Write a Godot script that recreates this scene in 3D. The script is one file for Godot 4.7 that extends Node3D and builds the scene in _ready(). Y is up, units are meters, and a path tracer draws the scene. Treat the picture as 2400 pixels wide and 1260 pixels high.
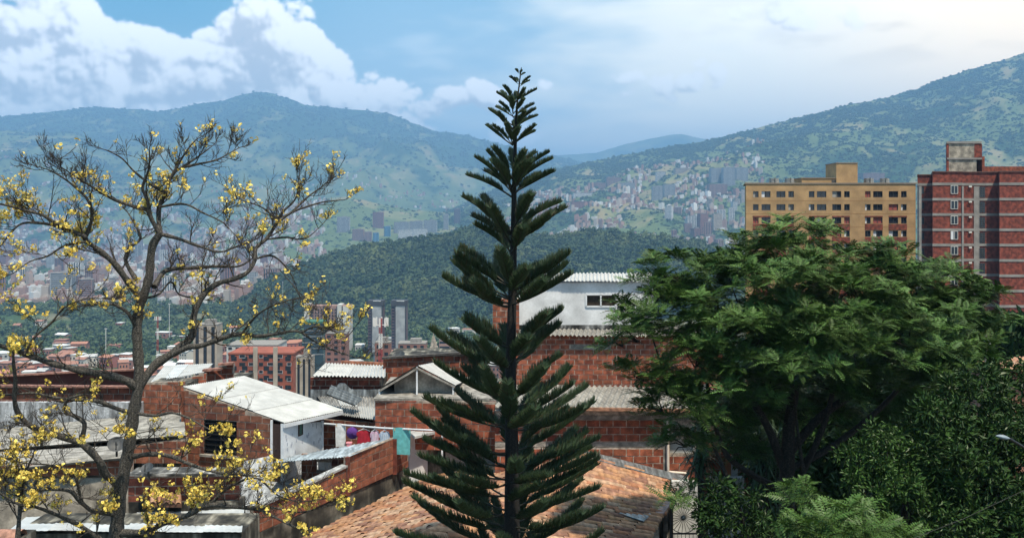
extends Node3D

# Distances in metres. The lens looks level along -Z from a balcony EYE metres above the street;
# at(px, py, d) gives the point that lies d metres ahead in that direction.
const F := 2333.0
const HZ := 520.0
const EYE := 14.0

var rng := RandomNumberGenerator.new()
var used := {}
var noise_a := FastNoiseLite.new()
var noise_b := FastNoiseLite.new()
var noise_c := FastNoiseLite.new()
var mats := {}
var tex := {}


func at(px: float, py: float, d: float) -> Vector3:
	return Vector3((px - 1200.0) / F * d, EYE - (py - HZ) / F * d, -d)


func plan(px: float, d: float, y: float) -> Vector3:
	return Vector3((px - 1200.0) / F * d, y, -d)


func rr(a: float, b: float) -> float:
	return rng.randf_range(a, b)


# ---------------------------------------------------------------- mesh building
class Shape:
	var v := PackedVector3Array()
	var n := PackedVector3Array()
	var uv := PackedVector2Array()
	var c := PackedColorArray()
	var ix := PackedInt32Array()
	var tint := Color.WHITE
	var tinted := false

	func vert(p: Vector3, nn: Vector3, t := Vector2.ZERO) -> void:
		v.append(p)
		n.append(nn)
		uv.append(t)
		if tinted:
			c.append(tint)

	func tri(a: Vector3, b: Vector3, d: Vector3) -> void:
		var nn := (d - a).cross(b - a).normalized()
		var k := v.size()
		vert(a, nn)
		vert(b, nn, Vector2(0, 1))
		vert(d, nn, Vector2(1, 1))
		ix.append_array(PackedInt32Array([k, k + 1, k + 2]))

	func quad(a: Vector3, b: Vector3, d: Vector3, e: Vector3) -> void:
		var nn := (d - a).cross(b - a)
		if nn.length_squared() < 1e-14:
			nn = (e - a).cross(d - a)
		nn = nn.normalized()
		var k := v.size()
		vert(a, nn, Vector2(0, 0))
		vert(b, nn, Vector2(0, 1))
		vert(d, nn, Vector2(1, 1))
		vert(e, nn, Vector2(1, 0))
		ix.append_array(PackedInt32Array([k, k + 1, k + 2, k, k + 2, k + 3]))

	# eight corners: lower four a b c d going round, upper four e f g h above them
	func hexa(a: Vector3, b: Vector3, d: Vector3, e: Vector3, a2: Vector3, b2: Vector3, d2: Vector3, e2: Vector3) -> void:
		var mid := (a + b + d + e + a2 + b2 + d2 + e2) / 8.0
		for q in [[a, b, d, e], [a2, b2, d2, e2], [a, b, b2, a2], [b, d, d2, b2], [d, e, e2, d2], [e, a, a2, e2]]:
			var nn: Vector3 = (q[2] - q[0]).cross(q[1] - q[0])
			if nn.dot((q[0] + q[2]) * 0.5 - mid) >= 0.0:
				quad(q[0], q[1], q[2], q[3])
			else:
				quad(q[3], q[2], q[1], q[0])

	func box(t: Transform3D, s: Vector3) -> void:
		var h := s * 0.5
		hexa(t * Vector3(-h.x, -h.y, -h.z), t * Vector3(h.x, -h.y, -h.z), t * Vector3(h.x, -h.y, h.z), t * Vector3(-h.x, -h.y, h.z),
			t * Vector3(-h.x, h.y, -h.z), t * Vector3(h.x, h.y, -h.z), t * Vector3(h.x, h.y, h.z), t * Vector3(-h.x, h.y, h.z))

	func box_at(p: Vector3, s: Vector3) -> void:
		box(Transform3D(Basis(), p), s)

	# a bar of square section between two points
	func bar(a: Vector3, b: Vector3, w: float, h := -1.0) -> void:
		var z := (b - a)
		var up := Vector3.UP if absf(z.normalized().y) < 0.95 else Vector3.RIGHT
		var x := up.cross(z).normalized()
		var y := z.cross(x).normalized()
		box(Transform3D(Basis(x, y, z.normalized()), (a + b) * 0.5), Vector3(w, w if h < 0.0 else h, z.length()))

	func tube(p: PackedVector3Array, r: PackedFloat32Array, sides: int, cap := true) -> void:
		var m := p.size()
		if m < 2:
			return
		var first := v.size()
		var ref := Vector3.UP if absf((p[1] - p[0]).normalized().y) < 0.9 else Vector3.RIGHT
		var along := 0.0
		for i in m:
			var t := (p[mini(i + 1, m - 1)] - p[maxi(i - 1, 0)]).normalized()
			var x := ref.cross(t).normalized()
			var y := t.cross(x)
			ref = y
			if i > 0:
				along += p[i].distance_to(p[i - 1])
			for k in sides + 1:
				var a := TAU * k / sides
				var o := x * cos(a) + y * sin(a)
				vert(p[i] + o * r[i], o, Vector2(float(k) / sides, along))
		for i in m - 1:
			for k in sides:
				var q := first + i * (sides + 1) + k
				ix.append_array(PackedInt32Array([q, q + sides + 2, q + 1, q, q + sides + 1, q + sides + 2]))
		if cap and r[m - 1] > 0.004:
			var e := v.size()
			var t2 := (p[m - 1] - p[m - 2]).normalized()
			vert(p[m - 1] + t2 * r[m - 1] * 0.4, t2)
			for k in sides:
				ix.append_array(PackedInt32Array([first + (m - 1) * (sides + 1) + k, e, first + (m - 1) * (sides + 1) + k + 1]))

	# smooth surface through (nu + 1) x (nv + 1) points; the normals face the side given by «side»
	func grid(nu: int, nv: int, pts: PackedVector3Array, side: Vector3, cols := PackedColorArray()) -> void:
		var first := v.size()
		var w := nu + 1
		var q := pts[mini(1, nu)] - pts[0]
		var s := pts[w] - pts[0]
		var flip := q.cross(s).dot(side) < 0.0
		for j in nv + 1:
			for i in w:
				var dx := pts[j * w + mini(i + 1, nu)] - pts[j * w + maxi(i - 1, 0)]
				var dy := pts[mini(j + 1, nv) * w + i] - pts[maxi(j - 1, 0) * w + i]
				var nn := dx.cross(dy).normalized()
				if cols.size():
					tint = cols[j * w + i]
				vert(pts[j * w + i], -nn if flip else nn, Vector2(float(i) / nu, float(j) / nv))
		for j in nv:
			for i in nu:
				var a := first + j * w + i
				if flip:
					ix.append_array(PackedInt32Array([a, a + 1, a + w + 1, a, a + w + 1, a + w]))
				else:
					ix.append_array(PackedInt32Array([a, a + w + 1, a + 1, a, a + w, a + w + 1]))

	func mesh() -> ArrayMesh:
		var arr := []
		arr.resize(Mesh.ARRAY_MAX)
		arr[Mesh.ARRAY_VERTEX] = v
		arr[Mesh.ARRAY_NORMAL] = n
		arr[Mesh.ARRAY_TEX_UV] = uv
		if tinted:
			arr[Mesh.ARRAY_COLOR] = c
		arr[Mesh.ARRAY_INDEX] = ix
		var m := ArrayMesh.new()
		m.add_surface_from_arrays(Mesh.PRIMITIVE_TRIANGLES, arr)
		return m


# ---------------------------------------------------------------- naming
func numbered(called: String) -> String:
	if not used.has(called):
		used[called] = 0
		return called
	used[called] += 1
	return "%s_%03d" % [called, used[called]]


func tag(o: Node3D, label: String, category: String, group := "", kind := "") -> void:
	if label != "":
		o.set_meta("label", label)
	if category != "":
		o.set_meta("category", category)
	if group != "":
		o.set_meta("group", group)
	if kind != "":
		o.set_meta("kind", kind)


func thing(called: String, label: String, category: String, where := Vector3.ZERO, group := "") -> Node3D:
	var o := Node3D.new()
	o.name = numbered(called)
	add_child(o)
	o.position = where
	tag(o, label, category, group)
	return o


# a part: the shape is given in scene coordinates and moved into the parent's own
func part(parent: Node3D, called: String, s: Shape, m: Material, kind := "") -> MeshInstance3D:
	if s.v.is_empty():
		return null
	var o := MeshInstance3D.new()
	o.name = called
	var off := origin_of(parent)
	if off != Vector3.ZERO:
		for i in s.v.size():
			s.v[i] -= off
	o.mesh = s.mesh()
	o.material_override = m
	parent.add_child(o, true)
	if kind != "":
		o.set_meta("kind", kind)
	return o


func origin_of(o: Node3D) -> Vector3:
	var p := Vector3.ZERO
	var k: Node = o
	while k is Node3D and k != self:
		p += k.position
		k = k.get_parent()
	return p


func single(called: String, s: Shape, m: Material, label: String, category: String, group := "") -> MeshInstance3D:
	var o := MeshInstance3D.new()
	o.name = numbered(called)
	o.mesh = s.mesh()
	o.material_override = m
	add_child(o)
	tag(o, label, category, group)
	return o


func setting(called: String, s: Shape, m: Material) -> MeshInstance3D:
	var o := MeshInstance3D.new()
	o.name = called
	o.mesh = s.mesh()
	o.material_override = m
	add_child(o, true)
	o.set_meta("kind", "structure")
	return o


func copies(parent: Node3D, called: String, mesh: Mesh, where: Array, colours: Array, m: Material, kind := "stuff") -> MultiMeshInstance3D:
	var mm := MultiMesh.new()
	mm.transform_format = MultiMesh.TRANSFORM_3D
	mm.use_colors = colours.size() > 0
	mm.mesh = mesh
	mm.instance_count = where.size()
	for i in where.size():
		mm.set_instance_transform(i, where[i])
		if colours.size():
			mm.set_instance_color(i, colours[i])
	var o := MultiMeshInstance3D.new()
	o.name = called
	o.multimesh = mm
	o.material_override = m
	parent.add_child(o, true)
	if kind != "":
		o.set_meta("kind", kind)
	return o


# ---------------------------------------------------------------- materials
func noise_image(size: int, seed_: int, freq: float, oct: int, lo: float, hi: float, contrast := 1.0, kind := FastNoiseLite.TYPE_SIMPLEX_SMOOTH, stretch := Vector2.ONE) -> Image:
	var fn := FastNoiseLite.new()
	fn.seed = seed_
	fn.noise_type = kind
	fn.frequency = freq
	fn.fractal_octaves = oct
	var src := fn.get_seamless_image(int(size / stretch.x), int(size / stretch.y))
	src.convert(Image.FORMAT_RGB8)
	if stretch != Vector2.ONE:
		src.resize(size, size, Image.INTERPOLATE_CUBIC)
	var im := Image.create(size, size, false, Image.FORMAT_RGB8)
	for y in size:
		for x in size:
			var k := clampf((src.get_pixel(x, y).r - 0.5) * contrast + 0.5, 0.0, 1.0)
			k = lerpf(lo, hi, k)
			im.set_pixel(x, y, Color(k, k, k))
	return im


func mixed(a: Image, b: Image) -> Image:
	var s := a.get_width()
	var t := b.get_width()
	for y in s:
		for x in s:
			a.set_pixel(x, y, a.get_pixel(x, y) * b.get_pixel(x % t, y % t))
	return a


func make_textures() -> void:
	tex.grime = ImageTexture.create_from_image(mixed(noise_image(512, 3, 0.008, 5, 0.62, 1.0, 1.5), noise_image(256, 5, 0.06, 3, 0.82, 1.0, 1.3)))
	tex.stain = ImageTexture.create_from_image(mixed(noise_image(512, 11, 0.006, 6, 0.22, 1.0, 2.0), noise_image(512, 12, 0.02, 4, 0.5, 1.0, 1.6, FastNoiseLite.TYPE_SIMPLEX_SMOOTH, Vector2(1, 8))))
	tex.clean = ImageTexture.create_from_image(mixed(noise_image(512, 21, 0.005, 4, 0.85, 1.0, 1.4), noise_image(256, 22, 0.05, 3, 0.93, 1.0)))
	tex.streak = ImageTexture.create_from_image(mixed(noise_image(512, 31, 0.02, 5, 0.55, 1.0, 1.6, FastNoiseLite.TYPE_SIMPLEX_SMOOTH, Vector2(1, 6)), noise_image(256, 32, 0.04, 4, 0.75, 1.0)))
	tex.bark = ImageTexture.create_from_image(mixed(noise_image(512, 41, 0.03, 4, 0.35, 1.0, 2.4), noise_image(256, 42, 0.012, 3, 0.5, 1.0, 2.0)))
	tex.relief = ImageTexture.create_from_image(noise_image(256, 51, 0.03, 4, 0.0, 1.0, 1.2))


func colour(r: float, g: float, b: float) -> Color:
	return Color(r, g, b).linear_to_srgb()


# base colours are linear reflectances
func paint(called: String, r: float, g: float, b: float, rough := 0.9, map := "", size := 0.5, metal := 0.0, bump := 0.0) -> StandardMaterial3D:
	if mats.has(called):
		return mats[called]
	var m := StandardMaterial3D.new()
	m.resource_name = called
	m.albedo_color = colour(r, g, b)
	m.roughness = rough
	m.metallic = metal
	if map != "":
		m.albedo_texture = tex[map]
		m.uv1_triplanar = true
		m.uv1_world_triplanar = true
		m.uv1_scale = Vector3.ONE * size
		if bump > 0.0:
			m.heightmap_enabled = true
			m.heightmap_texture = tex.relief
			m.heightmap_scale = bump
	mats[called] = m
	return m


func leafy(called: String, r: float, g: float, b: float, back := 0.5, rough := 0.55) -> StandardMaterial3D:
	var m := StandardMaterial3D.new()
	m.resource_name = called
	m.albedo_color = colour(r, g, b)
	m.roughness = rough
	m.vertex_color_use_as_albedo = true
	m.metallic_specular = 0.35
	m.backlight_enabled = back > 0.0
	m.backlight = Color(back, back, back * 0.6)
	m.cull_mode = BaseMaterial3D.CULL_DISABLED
	mats[called] = m
	return m


# ---------------------------------------------------------------- camera, sky, sun
func make_view() -> void:
	var cam := Camera3D.new()
	cam.name = "camera"
	add_child(cam)
	cam.position = Vector3(0, EYE, 0)
	cam.near = 0.1
	cam.far = 40000.0
	cam.projection = Camera3D.PROJECTION_FRUSTUM
	cam.size = 2.0 * 630.0 / F * cam.near
	cam.frustum_offset = Vector2(0, -(630.0 - HZ) / F * cam.near)
	cam.current = true

	var sun := DirectionalLight3D.new()
	sun.name = "sun"
	sun.light_energy = SUN_ENERGY
	sun.light_color = Color(1.0, 0.95, 0.86)
	sun.light_angular_distance = 1.5
	sun.shadow_enabled = true
	add_child(sun)
	var az := deg_to_rad(SUN_AZ)
	var el := deg_to_rad(SUN_EL)
	sun.look_at_from_position(Vector3(sin(az) * cos(el), sin(el), -cos(az) * cos(el)) * 100.0, Vector3.ZERO)

	var e := Environment.new()
	e.background_mode = Environment.BG_SKY
	e.tonemap_mode = Environment.TONE_MAPPER_LINEAR
	e.tonemap_exposure = EXPOSURE
	e.sdfgi_enabled = true
	e.ssao_enabled = true
	e.ssil_enabled = true
	var sky := Sky.new()
	var sm := PanoramaSkyMaterial.new()
	sm.panorama = ImageTexture.create_from_image(make_sky())
	sm.energy_multiplier = SKY_ENERGY
	sky.sky_material = sm
	e.sky = sky
	e.fog_enabled = true
	e.fog_density = HAZE
	e.fog_light_color = HAZE_COLOUR
	var we := WorldEnvironment.new()
	we.name = "world_environment"
	we.environment = e
	add_child(we)


const SUN_ENERGY := 1.25
const SUN_AZ := 152.0
const SUN_EL := 65.0
const EXPOSURE := 1.9
const SKY_ENERGY := 2.15
const HAZE := 0.00015
const HAZE_COLOUR := Color(0.575, 0.785, 1.0)

var puffs := FastNoiseLite.new()
var wisps := FastNoiseLite.new()
var masses := FastNoiseLite.new()


func bump(x: float, y: float, cx: float, cy: float, rx: float, ry: float) -> float:
	var a := (x - cx) / rx
	var b := (y - cy) / ry
	return exp(-(a * a + b * b))


func line(x: float, xs: Array, ys: Array) -> float:
	if x <= xs[0]:
		return ys[0]
	for i in xs.size() - 1:
		if x < xs[i + 1]:
			return lerpf(ys[i], ys[i + 1], (x - xs[i]) / (xs[i + 1] - xs[i]))
	return ys[-1]


var edge_x := [-900, -300, 200, 430, 600, 740, 800, 850, 960, 1010, 1060, 1140, 1230, 1400, 1900]
var edge_y := [-260, -140, -60, -40, -90, -20, 50, 110, 165, 215, 250, 305, 345, 420, 900]


# how thick the heaped clouds are in a direction; x, y run like the lens's own pixels, continued all round
func heap(x: float, y: float, dir: Vector3) -> float:
	var k: float = (y - line(x, edge_x, edge_y)) / 95.0
	k = minf(k, 1.3)
	k -= 2.6 * bump(x, y, 405, 5, 95, 62)
	var side := smoothstep(1000.0, 1500.0, absf(x - 1100.0))
	var mass := masses.get_noise_3dv(dir * 160.0) * 3.2 - 0.25 - clampf((-y - 300.0) / 1500.0, 0.0, 0.5)
	k = lerpf(k, mass, smoothstep(1250.0, 2300.0, absf(x - 600.0)) if x < 600.0 else smoothstep(1900.0, 3300.0, x))
	k = lerpf(k, mass, smoothstep(-120.0, -700.0, y))
	k = maxf(k, 1.7 * bump(x, y, 1120, 218, 135, 46) - 0.5)
	k = maxf(k, 1.2 * bump(x, y, 1285, 195, 45, 30) - 0.5)
	k = maxf(k, 1.7 * bump(x, y, 1215, 325, 115, 60) - 0.5)
	k = maxf(k, 1.35 * bump(x, y, 1560, 195, 170, 60) - 0.5)
	k = maxf(k, 1.2 * bump(x, y, 1900, 40, 260, 70) - 0.5)
	var p := -puffs.get_noise_3dv(dir * 1000.0)
	return k * 0.85 + p * 1.0 - 0.02


func sky_colour(dir: Vector3) -> Color:
	var az := atan2(dir.x, -dir.z)
	var el := asin(clampf(dir.y, -1.0, 1.0))
	var x := 1200.0 + F * (tan(az) if absf(az) < 0.6 else signf(az) * (tan(0.6) + (absf(az) - 0.6) * 1.47))
	var y := HZ - F * tan(minf(el, 1.2)) / maxf(cos(az), 0.825)
	var up := clampf((HZ - y) / 520.0, 0.0, 4.0)
	var blue := Color(0.42, 0.56, 0.66).lerp(Color(0.17, 0.34, 0.47), smoothstep(0.15, 1.3, up))
	blue = blue.lerp(Color(0.07, 0.24, 0.40), smoothstep(0.9, 3.2, up))
	# deeper blue towards the left, a milky veil towards the right where the sun stands
	blue = blue.lerp(Color(0.045, 0.23, 0.37), 0.75 * smoothstep(1000.0, 350.0, x) * smoothstep(0.3, 1.0, up))
	var w := wisps.get_noise_3dv(Vector3(dir.x, dir.y * 4.0, dir.z) * 220.0)
	var veil := smoothstep(950.0, 1700.0, x + w * 300.0 - 90.0 * (up - 0.6)) * smoothstep(4200.0, 3200.0, x)
	veil = maxf(veil, 0.4 * smoothstep(0.0, 0.5, masses.get_noise_3dv(dir * 90.0)) * smoothstep(900.0, 2600.0, absf(x - 1200.0)))
	var haze := Color(1.0, 0.96, 0.82).lerp(Color(1.45, 1.12, 0.70), smoothstep(1650.0, 2450.0, x) * 0.9)
	haze = haze.lerp(haze * 0.70, smoothstep(-0.1, 0.35, w) * bump(x, y, 2050, 55, 420, 75))
	haze = haze.lerp(Color(1.05, 1.0, 0.94), 0.7 * bump(x, y, 1830, 35, 130, 45))
	haze = haze.lerp(Color(0.76, 0.77, 0.76), smoothstep(0.5, 0.15, up) * smoothstep(2300.0, 1500.0, x))
	var out := blue.lerp(haze, veil * 0.93)
	# thin level streaks
	out = out.lerp(Color(0.55, 0.66, 0.74), 0.35 * smoothstep(0.05, 0.5, w) * bump(x, y, 1050, 150, 520, 90))
	# heaped clouds, lit from the upper right
	var d := heap(x, y, dir)
	var alpha := smoothstep(0.0, 0.22, d)
	if x > 1000.0 and x < 2200.0:
		alpha *= lerpf(1.0, 0.62, smoothstep(1250.0, 1600.0, x))
	if alpha > 0.002:
		var right := Vector3(cos(az), 0.0, sin(az))
		var toward := (dir + right * 0.0075 + Vector3.UP * 0.0125).normalized()
		var d2 := heap(x + 17.5, y - 29.0, toward)
		var far := (dir + right * 0.018 + Vector3.UP * 0.028).normalized()
		var d3 := heap(x + 42.0, y - 65.0, far)
		var d1 := heap(x + 6.0, y - 10.0, (dir + right * 0.0026 + Vector3.UP * 0.0043).normalized())
		var lit := 0.50 + 1.15 * (d - d1) + 0.62 * (d - d2) + 0.22 * (d - d3)
		lit -= 0.34 * bump(x, y, 595, 150, 70, 230) + 0.2 * bump(x, y, 250, 330, 420, 45) + 0.14 * bump(x, y, 30, 70, 80, 70) + 0.10 * bump(x, y, 330, 120, 110, 90)
		lit += 0.22 * bump(x, y, 790, 170, 130, 150) + 0.1 * bump(x, y, 160, 130, 120, 90)
		lit += 0.12 * wisps.get_noise_3dv(dir * 500.0)
		lit = clampf(lit, 0.0, 1.0)
		var cc := Color(0.46, 0.48, 0.52).lerp(Color(0.97, 0.97, 0.97), smoothstep(0.05, 0.95, lit))
		cc = cc.lerp(Color(0.66, 0.72, 0.78), smoothstep(0.62, 0.30, up) * 0.55)
		out = out.lerp(cc, alpha)
	# stored at half strength, so that the glow keeps its colour
	return Color(clampf(out.r * 0.5, 0.0, 1.0), clampf(out.g * 0.5, 0.0, 1.0), clampf(out.b * 0.5, 0.0, 1.0)).linear_to_srgb()


func sky_patch(w: int, x0: int, y0: int, nx: int, ny: int) -> Image:
	var im := Image.create(nx, ny, false, Image.FORMAT_RGB8)
	var h := w / 2
	for j in ny:
		var el := PI * 0.5 - (y0 + j + 0.5) / h * PI
		for i in nx:
			var az := ((x0 + i + 0.5) / w - 0.5) * TAU
			im.set_pixel(i, j, sky_colour(Vector3(sin(az) * cos(el), sin(el), -cos(az) * cos(el))))
	return im


func make_sky() -> Image:
	puffs.seed = 4
	puffs.noise_type = FastNoiseLite.TYPE_SIMPLEX_SMOOTH
	puffs.frequency = 0.011
	puffs.fractal_type = FastNoiseLite.FRACTAL_RIDGED
	puffs.fractal_octaves = 6
	puffs.fractal_gain = 0.56
	wisps.seed = 9
	wisps.frequency = 0.03
	wisps.fractal_octaves = 4
	masses.seed = 15
	masses.frequency = 0.02
	masses.fractal_octaves = 4
	var im := Image.create(512, 256, false, Image.FORMAT_RGB8)
	im.fill(Color(0.40, 0.44, 0.46))
	im.blit_rect(sky_patch(512, 0, 0, 512, 130), Rect2i(0, 0, 512, 130), Vector2i.ZERO)
	im.resize(4096, 2048, Image.INTERPOLATE_CUBIC)
	var nx := 720
	var ny := 190
	var x0 := 2048 - nx / 2
	var y0 := 1034 - ny
	im.blit_rect(sky_patch(4096, x0, y0, nx, ny), Rect2i(0, 0, nx, ny), Vector2i(x0, y0))
	var turned := Image.create(4096, 2048, false, Image.FORMAT_RGB8)
	turned.blit_rect(im, Rect2i(2048, 0, 2048, 2048), Vector2i.ZERO)
	turned.blit_rect(im, Rect2i(0, 0, 2048, 2048), Vector2i(2048, 0))
	return turned


# ---------------------------------------------------------------- land
var fall_d := [0, 44, 60, 100, 200, 350, 500, 700, 900, 3000, 5000, 9000, 16000]
var fall_y := [0, 0, -2, -12, -33, -62, -82, -100, -108, -110, -100, -60, -20]


func valley_y(x: float, d: float) -> float:
	return line(d, fall_d, fall_y) + noise_a.get_noise_2d(x * 0.6, d * 0.6) * clampf((d - 300.0) / 900.0, 0.0, 1.0) * 5.0


# each rise: its skyline as lens directions, the distance of its foot and crest, its relief
var rises := {
	"mountain_range": {"x": [-600, -200, 0, 100, 180, 260, 330, 370, 440, 520, 560, 600, 640, 690, 720, 800, 900, 960, 1020, 1100, 1180, 1260, 1340, 1420, 1500, 1700],
		"y": [300, 282, 275, 268, 262, 258, 263, 266, 251, 235, 224, 216, 223, 241, 252, 259, 271, 291, 311, 326, 346, 358, 372, 400, 440, 500],
		"foot": 4600.0, "crest": 9800.0, "base": -105.0, "relief": 270.0, "step": 7.0, "rows": 150, "curve": 1.25},
	"near_ridge": {"x": [-600, -200, 0, 90, 180, 250, 340, 430, 520, 640, 760], "y": [300, 305, 308, 311, 317, 344, 392, 440, 480, 540, 590],
		"foot": 4300.0, "crest": 7400.0, "base": -105.0, "relief": 170.0, "step": 7.0, "rows": 90, "curve": 1.15},
	"far_ridge": {"x": [1150, 1300, 1400, 1470, 1520, 1570, 1600, 1640, 1700, 1760, 1850, 2000], "y": [380, 364, 358, 338, 327, 317, 315, 324, 332, 345, 380, 420],
		"foot": 9000.0, "crest": 13500.0, "base": -60.0, "relief": 110.0, "step": 8.0, "rows": 50, "curve": 1.1},
	"mountain_slope": {"x": [960, 1040, 1100, 1200, 1290, 1400, 1500, 1600, 1700, 1800, 1900, 2000, 2080, 2150, 2200, 2280, 2330, 2400, 2600, 3000],
		"y": [545, 510, 478, 432, 398, 376, 361, 341, 322, 299, 272, 247, 228, 210, 187, 162, 148, 133, 90, 60],
		"foot": 2300.0, "crest": 5400.0, "base": -108.0, "relief": 125.0, "step": 6.0, "rows": 190, "curve": 1.05},
	"grassy_hill": {"x": [430, 520, 600, 680, 760, 820, 880, 950, 1020, 1100, 1180, 1260], "y": [575, 530, 503, 487, 466, 461, 477, 491, 497, 502, 515, 560],
		"foot": 3000.0, "crest": 4300.0, "base": -109.0, "relief": 22.0, "step": 6.0, "rows": 80, "curve": 1.0},
	"wooded_hill": {"x": [480, 540, 600, 680, 760, 850, 950, 1050, 1085, 1180, 1300, 1380, 1450, 1550, 1650, 1720, 1800, 1900, 2000], "y": [755, 715, 676, 642, 607, 584, 570, 557, 546, 553, 556, 545, 552, 562, 577, 600, 634, 675, 740],
		"foot": 1230.0, "crest": 1620.0, "base": -108.0, "relief": 13.0, "step": 10.0, "rows": 60, "curve": 0.85},
}


func rise_y(r: Dictionary, u: float, d: float) -> float:
	var foot: float = r.foot
	var crest: float = r.crest
	if d < foot or u < r.x[0] or u > r.x[-1]:
		return -1e6
	var top: float = EYE + (HZ - line(u, r.x, r.y)) / F * crest
	var x := (u - 1200.0) / F * d
	var relief: float = r.relief
	if d <= crest:
		var t := (d - foot) / (crest - foot)
		var k := 2600.0 / crest * 0.55
		var n := noise_b.get_noise_2d(x * k, d * k * 0.55) * 0.75 + noise_a.get_noise_2d(x * k * 3.0, d * k * 2.0) * 0.35
		return lerpf(r.base, top, pow(t, r.curve)) + n * relief * sin(PI * clampf(t * 0.94, 0.0, 1.0)) + noise_a.get_noise_2d(x * 0.9, d * 0.2) * relief * 0.035
	var b := (d - crest) / (crest * 0.28)
	return lerpf(top, r.base - 60.0, minf(b, 1.0)) + noise_a.get_noise_2d(x * 0.9, crest * 0.2) * relief * 0.035 * (1.0 - minf(b, 1.0))


func land_y(u: float, d: float) -> float:
	var y := valley_y((u - 1200.0) / F * d, d)
	for k in rises:
		y = maxf(y, rise_y(rises[k], u, d))
	return y


# the distance at which a line of sight first meets the land
func sight(px: float, py: float, from := 650.0, to := 13000.0) -> float:
	var d := from
	while d < to:
		if EYE - (py - HZ) / F * d <= land_y(px, d):
			return d
		d *= 1.012
	return -1.0


func cover_colour(name_: String, x: float, d: float, t: float) -> Color:
	var n := noise_b.get_noise_2d(x * 0.9 + 300.0, d * 0.5)
	var f := noise_a.get_noise_2d(x * 2.6, d * 1.7 + 90.0)
	var g := noise_c.get_noise_2d(x * 1.1, d * 0.55)
	var wood := Color(0.030, 0.058, 0.028)
	var grass := Color(0.095, 0.128, 0.052)
	var field := Color(0.215, 0.205, 0.105)
	var soil := Color(0.270, 0.190, 0.120)
	var k := 0.0
	match name_:
		"mountain_range":
			k = smoothstep(0.02, 0.45, n * 0.8 + f * 0.5 + 0.28 - smoothstep(0.35, 0.75, t) * 0.55)
		"near_ridge":
			k = smoothstep(0.05, 0.5, n * 0.8 + f * 0.5 + 0.05)
		"mountain_slope":
			k = smoothstep(0.0, 0.5, n * 0.8 + f * 0.7 + 0.10 - smoothstep(0.55, 1.0, t) * 0.18)
		"grassy_hill":
			k = smoothstep(-0.35, 0.1, n * 0.6 + f * 0.5 + 0.2)
		"far_ridge":
			k = smoothstep(0.1, 0.5, n + 0.1)
	var c := wood.lerp(grass, k)
	c = c.lerp(field, k * smoothstep(0.05, 0.5, g) * 0.6)
	c = c.lerp(soil, k * smoothstep(0.38, 0.62, f * 0.6 + g * 0.7) * 0.45)
	return c * lerpf(0.85, 1.15, noise_a.get_noise_2d(x * 9.0, d * 9.0) * 0.5 + 0.5)


func make_land() -> void:
	noise_a.seed = 2
	noise_a.frequency = 0.004
	noise_a.fractal_octaves = 4
	noise_b.seed = 7
	noise_b.frequency = 0.0016
	noise_b.fractal_type = FastNoiseLite.FRACTAL_RIDGED
	noise_b.fractal_octaves = 4
	noise_c.seed = 12
	noise_c.noise_type = FastNoiseLite.TYPE_CELLULAR
	noise_c.cellular_return_type = FastNoiseLite.RETURN_CELL_VALUE
	noise_c.frequency = 0.006
	noise_c.domain_warp_enabled = true
	noise_c.domain_warp_amplitude = 60.0
	noise_c.domain_warp_frequency = 0.006
	var m := StandardMaterial3D.new()
	m.resource_name = "land"
	m.vertex_color_use_as_albedo = true
	m.roughness = 1.0
	m.metallic_specular = 0.1
	# the ground: street level, the slope below the houses, the valley floor, out past the far crests
	var s := Shape.new()
	s.tinted = true
	var us := 150
	var ds: Array[float] = []
	var d := -60.0
	while d < 16000.0:
		ds.append(d)
		d += maxf(6.0, absf(d) * 0.045)
	var pts := PackedVector3Array()
	var cols := PackedColorArray()
	for dd in ds:
		for i in us + 1:
			var k := (float(i) / us - 0.5) * 2.0
			var x := k * (80.0 + maxf(dd, 0.0) * 0.95)
			pts.append(Vector3(x, valley_y(x, maxf(dd, 0.0)), -dd))
			var n := noise_a.get_noise_2d(x * 2.0, dd * 2.0)
			var c := Color(0.045, 0.075, 0.032).lerp(Color(0.16, 0.15, 0.10), smoothstep(0.0, 0.4, n))
			if dd < 500.0:
				c = Color(0.055, 0.06, 0.035).lerp(Color(0.13, 0.10, 0.07), smoothstep(-0.1, 0.3, n))
			cols.append(c)
	s.grid(us, ds.size() - 1, pts, Vector3.UP, cols)
	setting("ground", s, m)
	for key in rises:
		var r: Dictionary = rises[key]
		var sh := Shape.new()
		sh.tinted = true
		var nu := int((r.x[-1] - r.x[0]) / r.step)
		var back := 8
		var rows: int = r.rows
		var pp := PackedVector3Array()
		var cc := PackedColorArray()
		for j in rows + back + 1:
			var dd: float = lerpf(r.foot, r.crest, float(j) / rows) if j <= rows else r.crest * (1.0 + 0.28 * float(j - rows) / back)
			for i in nu + 1:
				var u := lerpf(r.x[0], r.x[-1], float(i) / nu)
				var x := (u - 1200.0) / F * dd
				pp.append(Vector3(x, rise_y(r, u, dd), -dd))
				if key == "wooded_hill":
					cc.append(Color(0.028, 0.045, 0.02))
				else:
					cc.append(cover_colour(key, x, dd, minf(1.0, float(j) / rows)))
		sh.grid(nu, rows + back, pp, Vector3.UP, cc)
		setting(key, sh, m)


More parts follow.
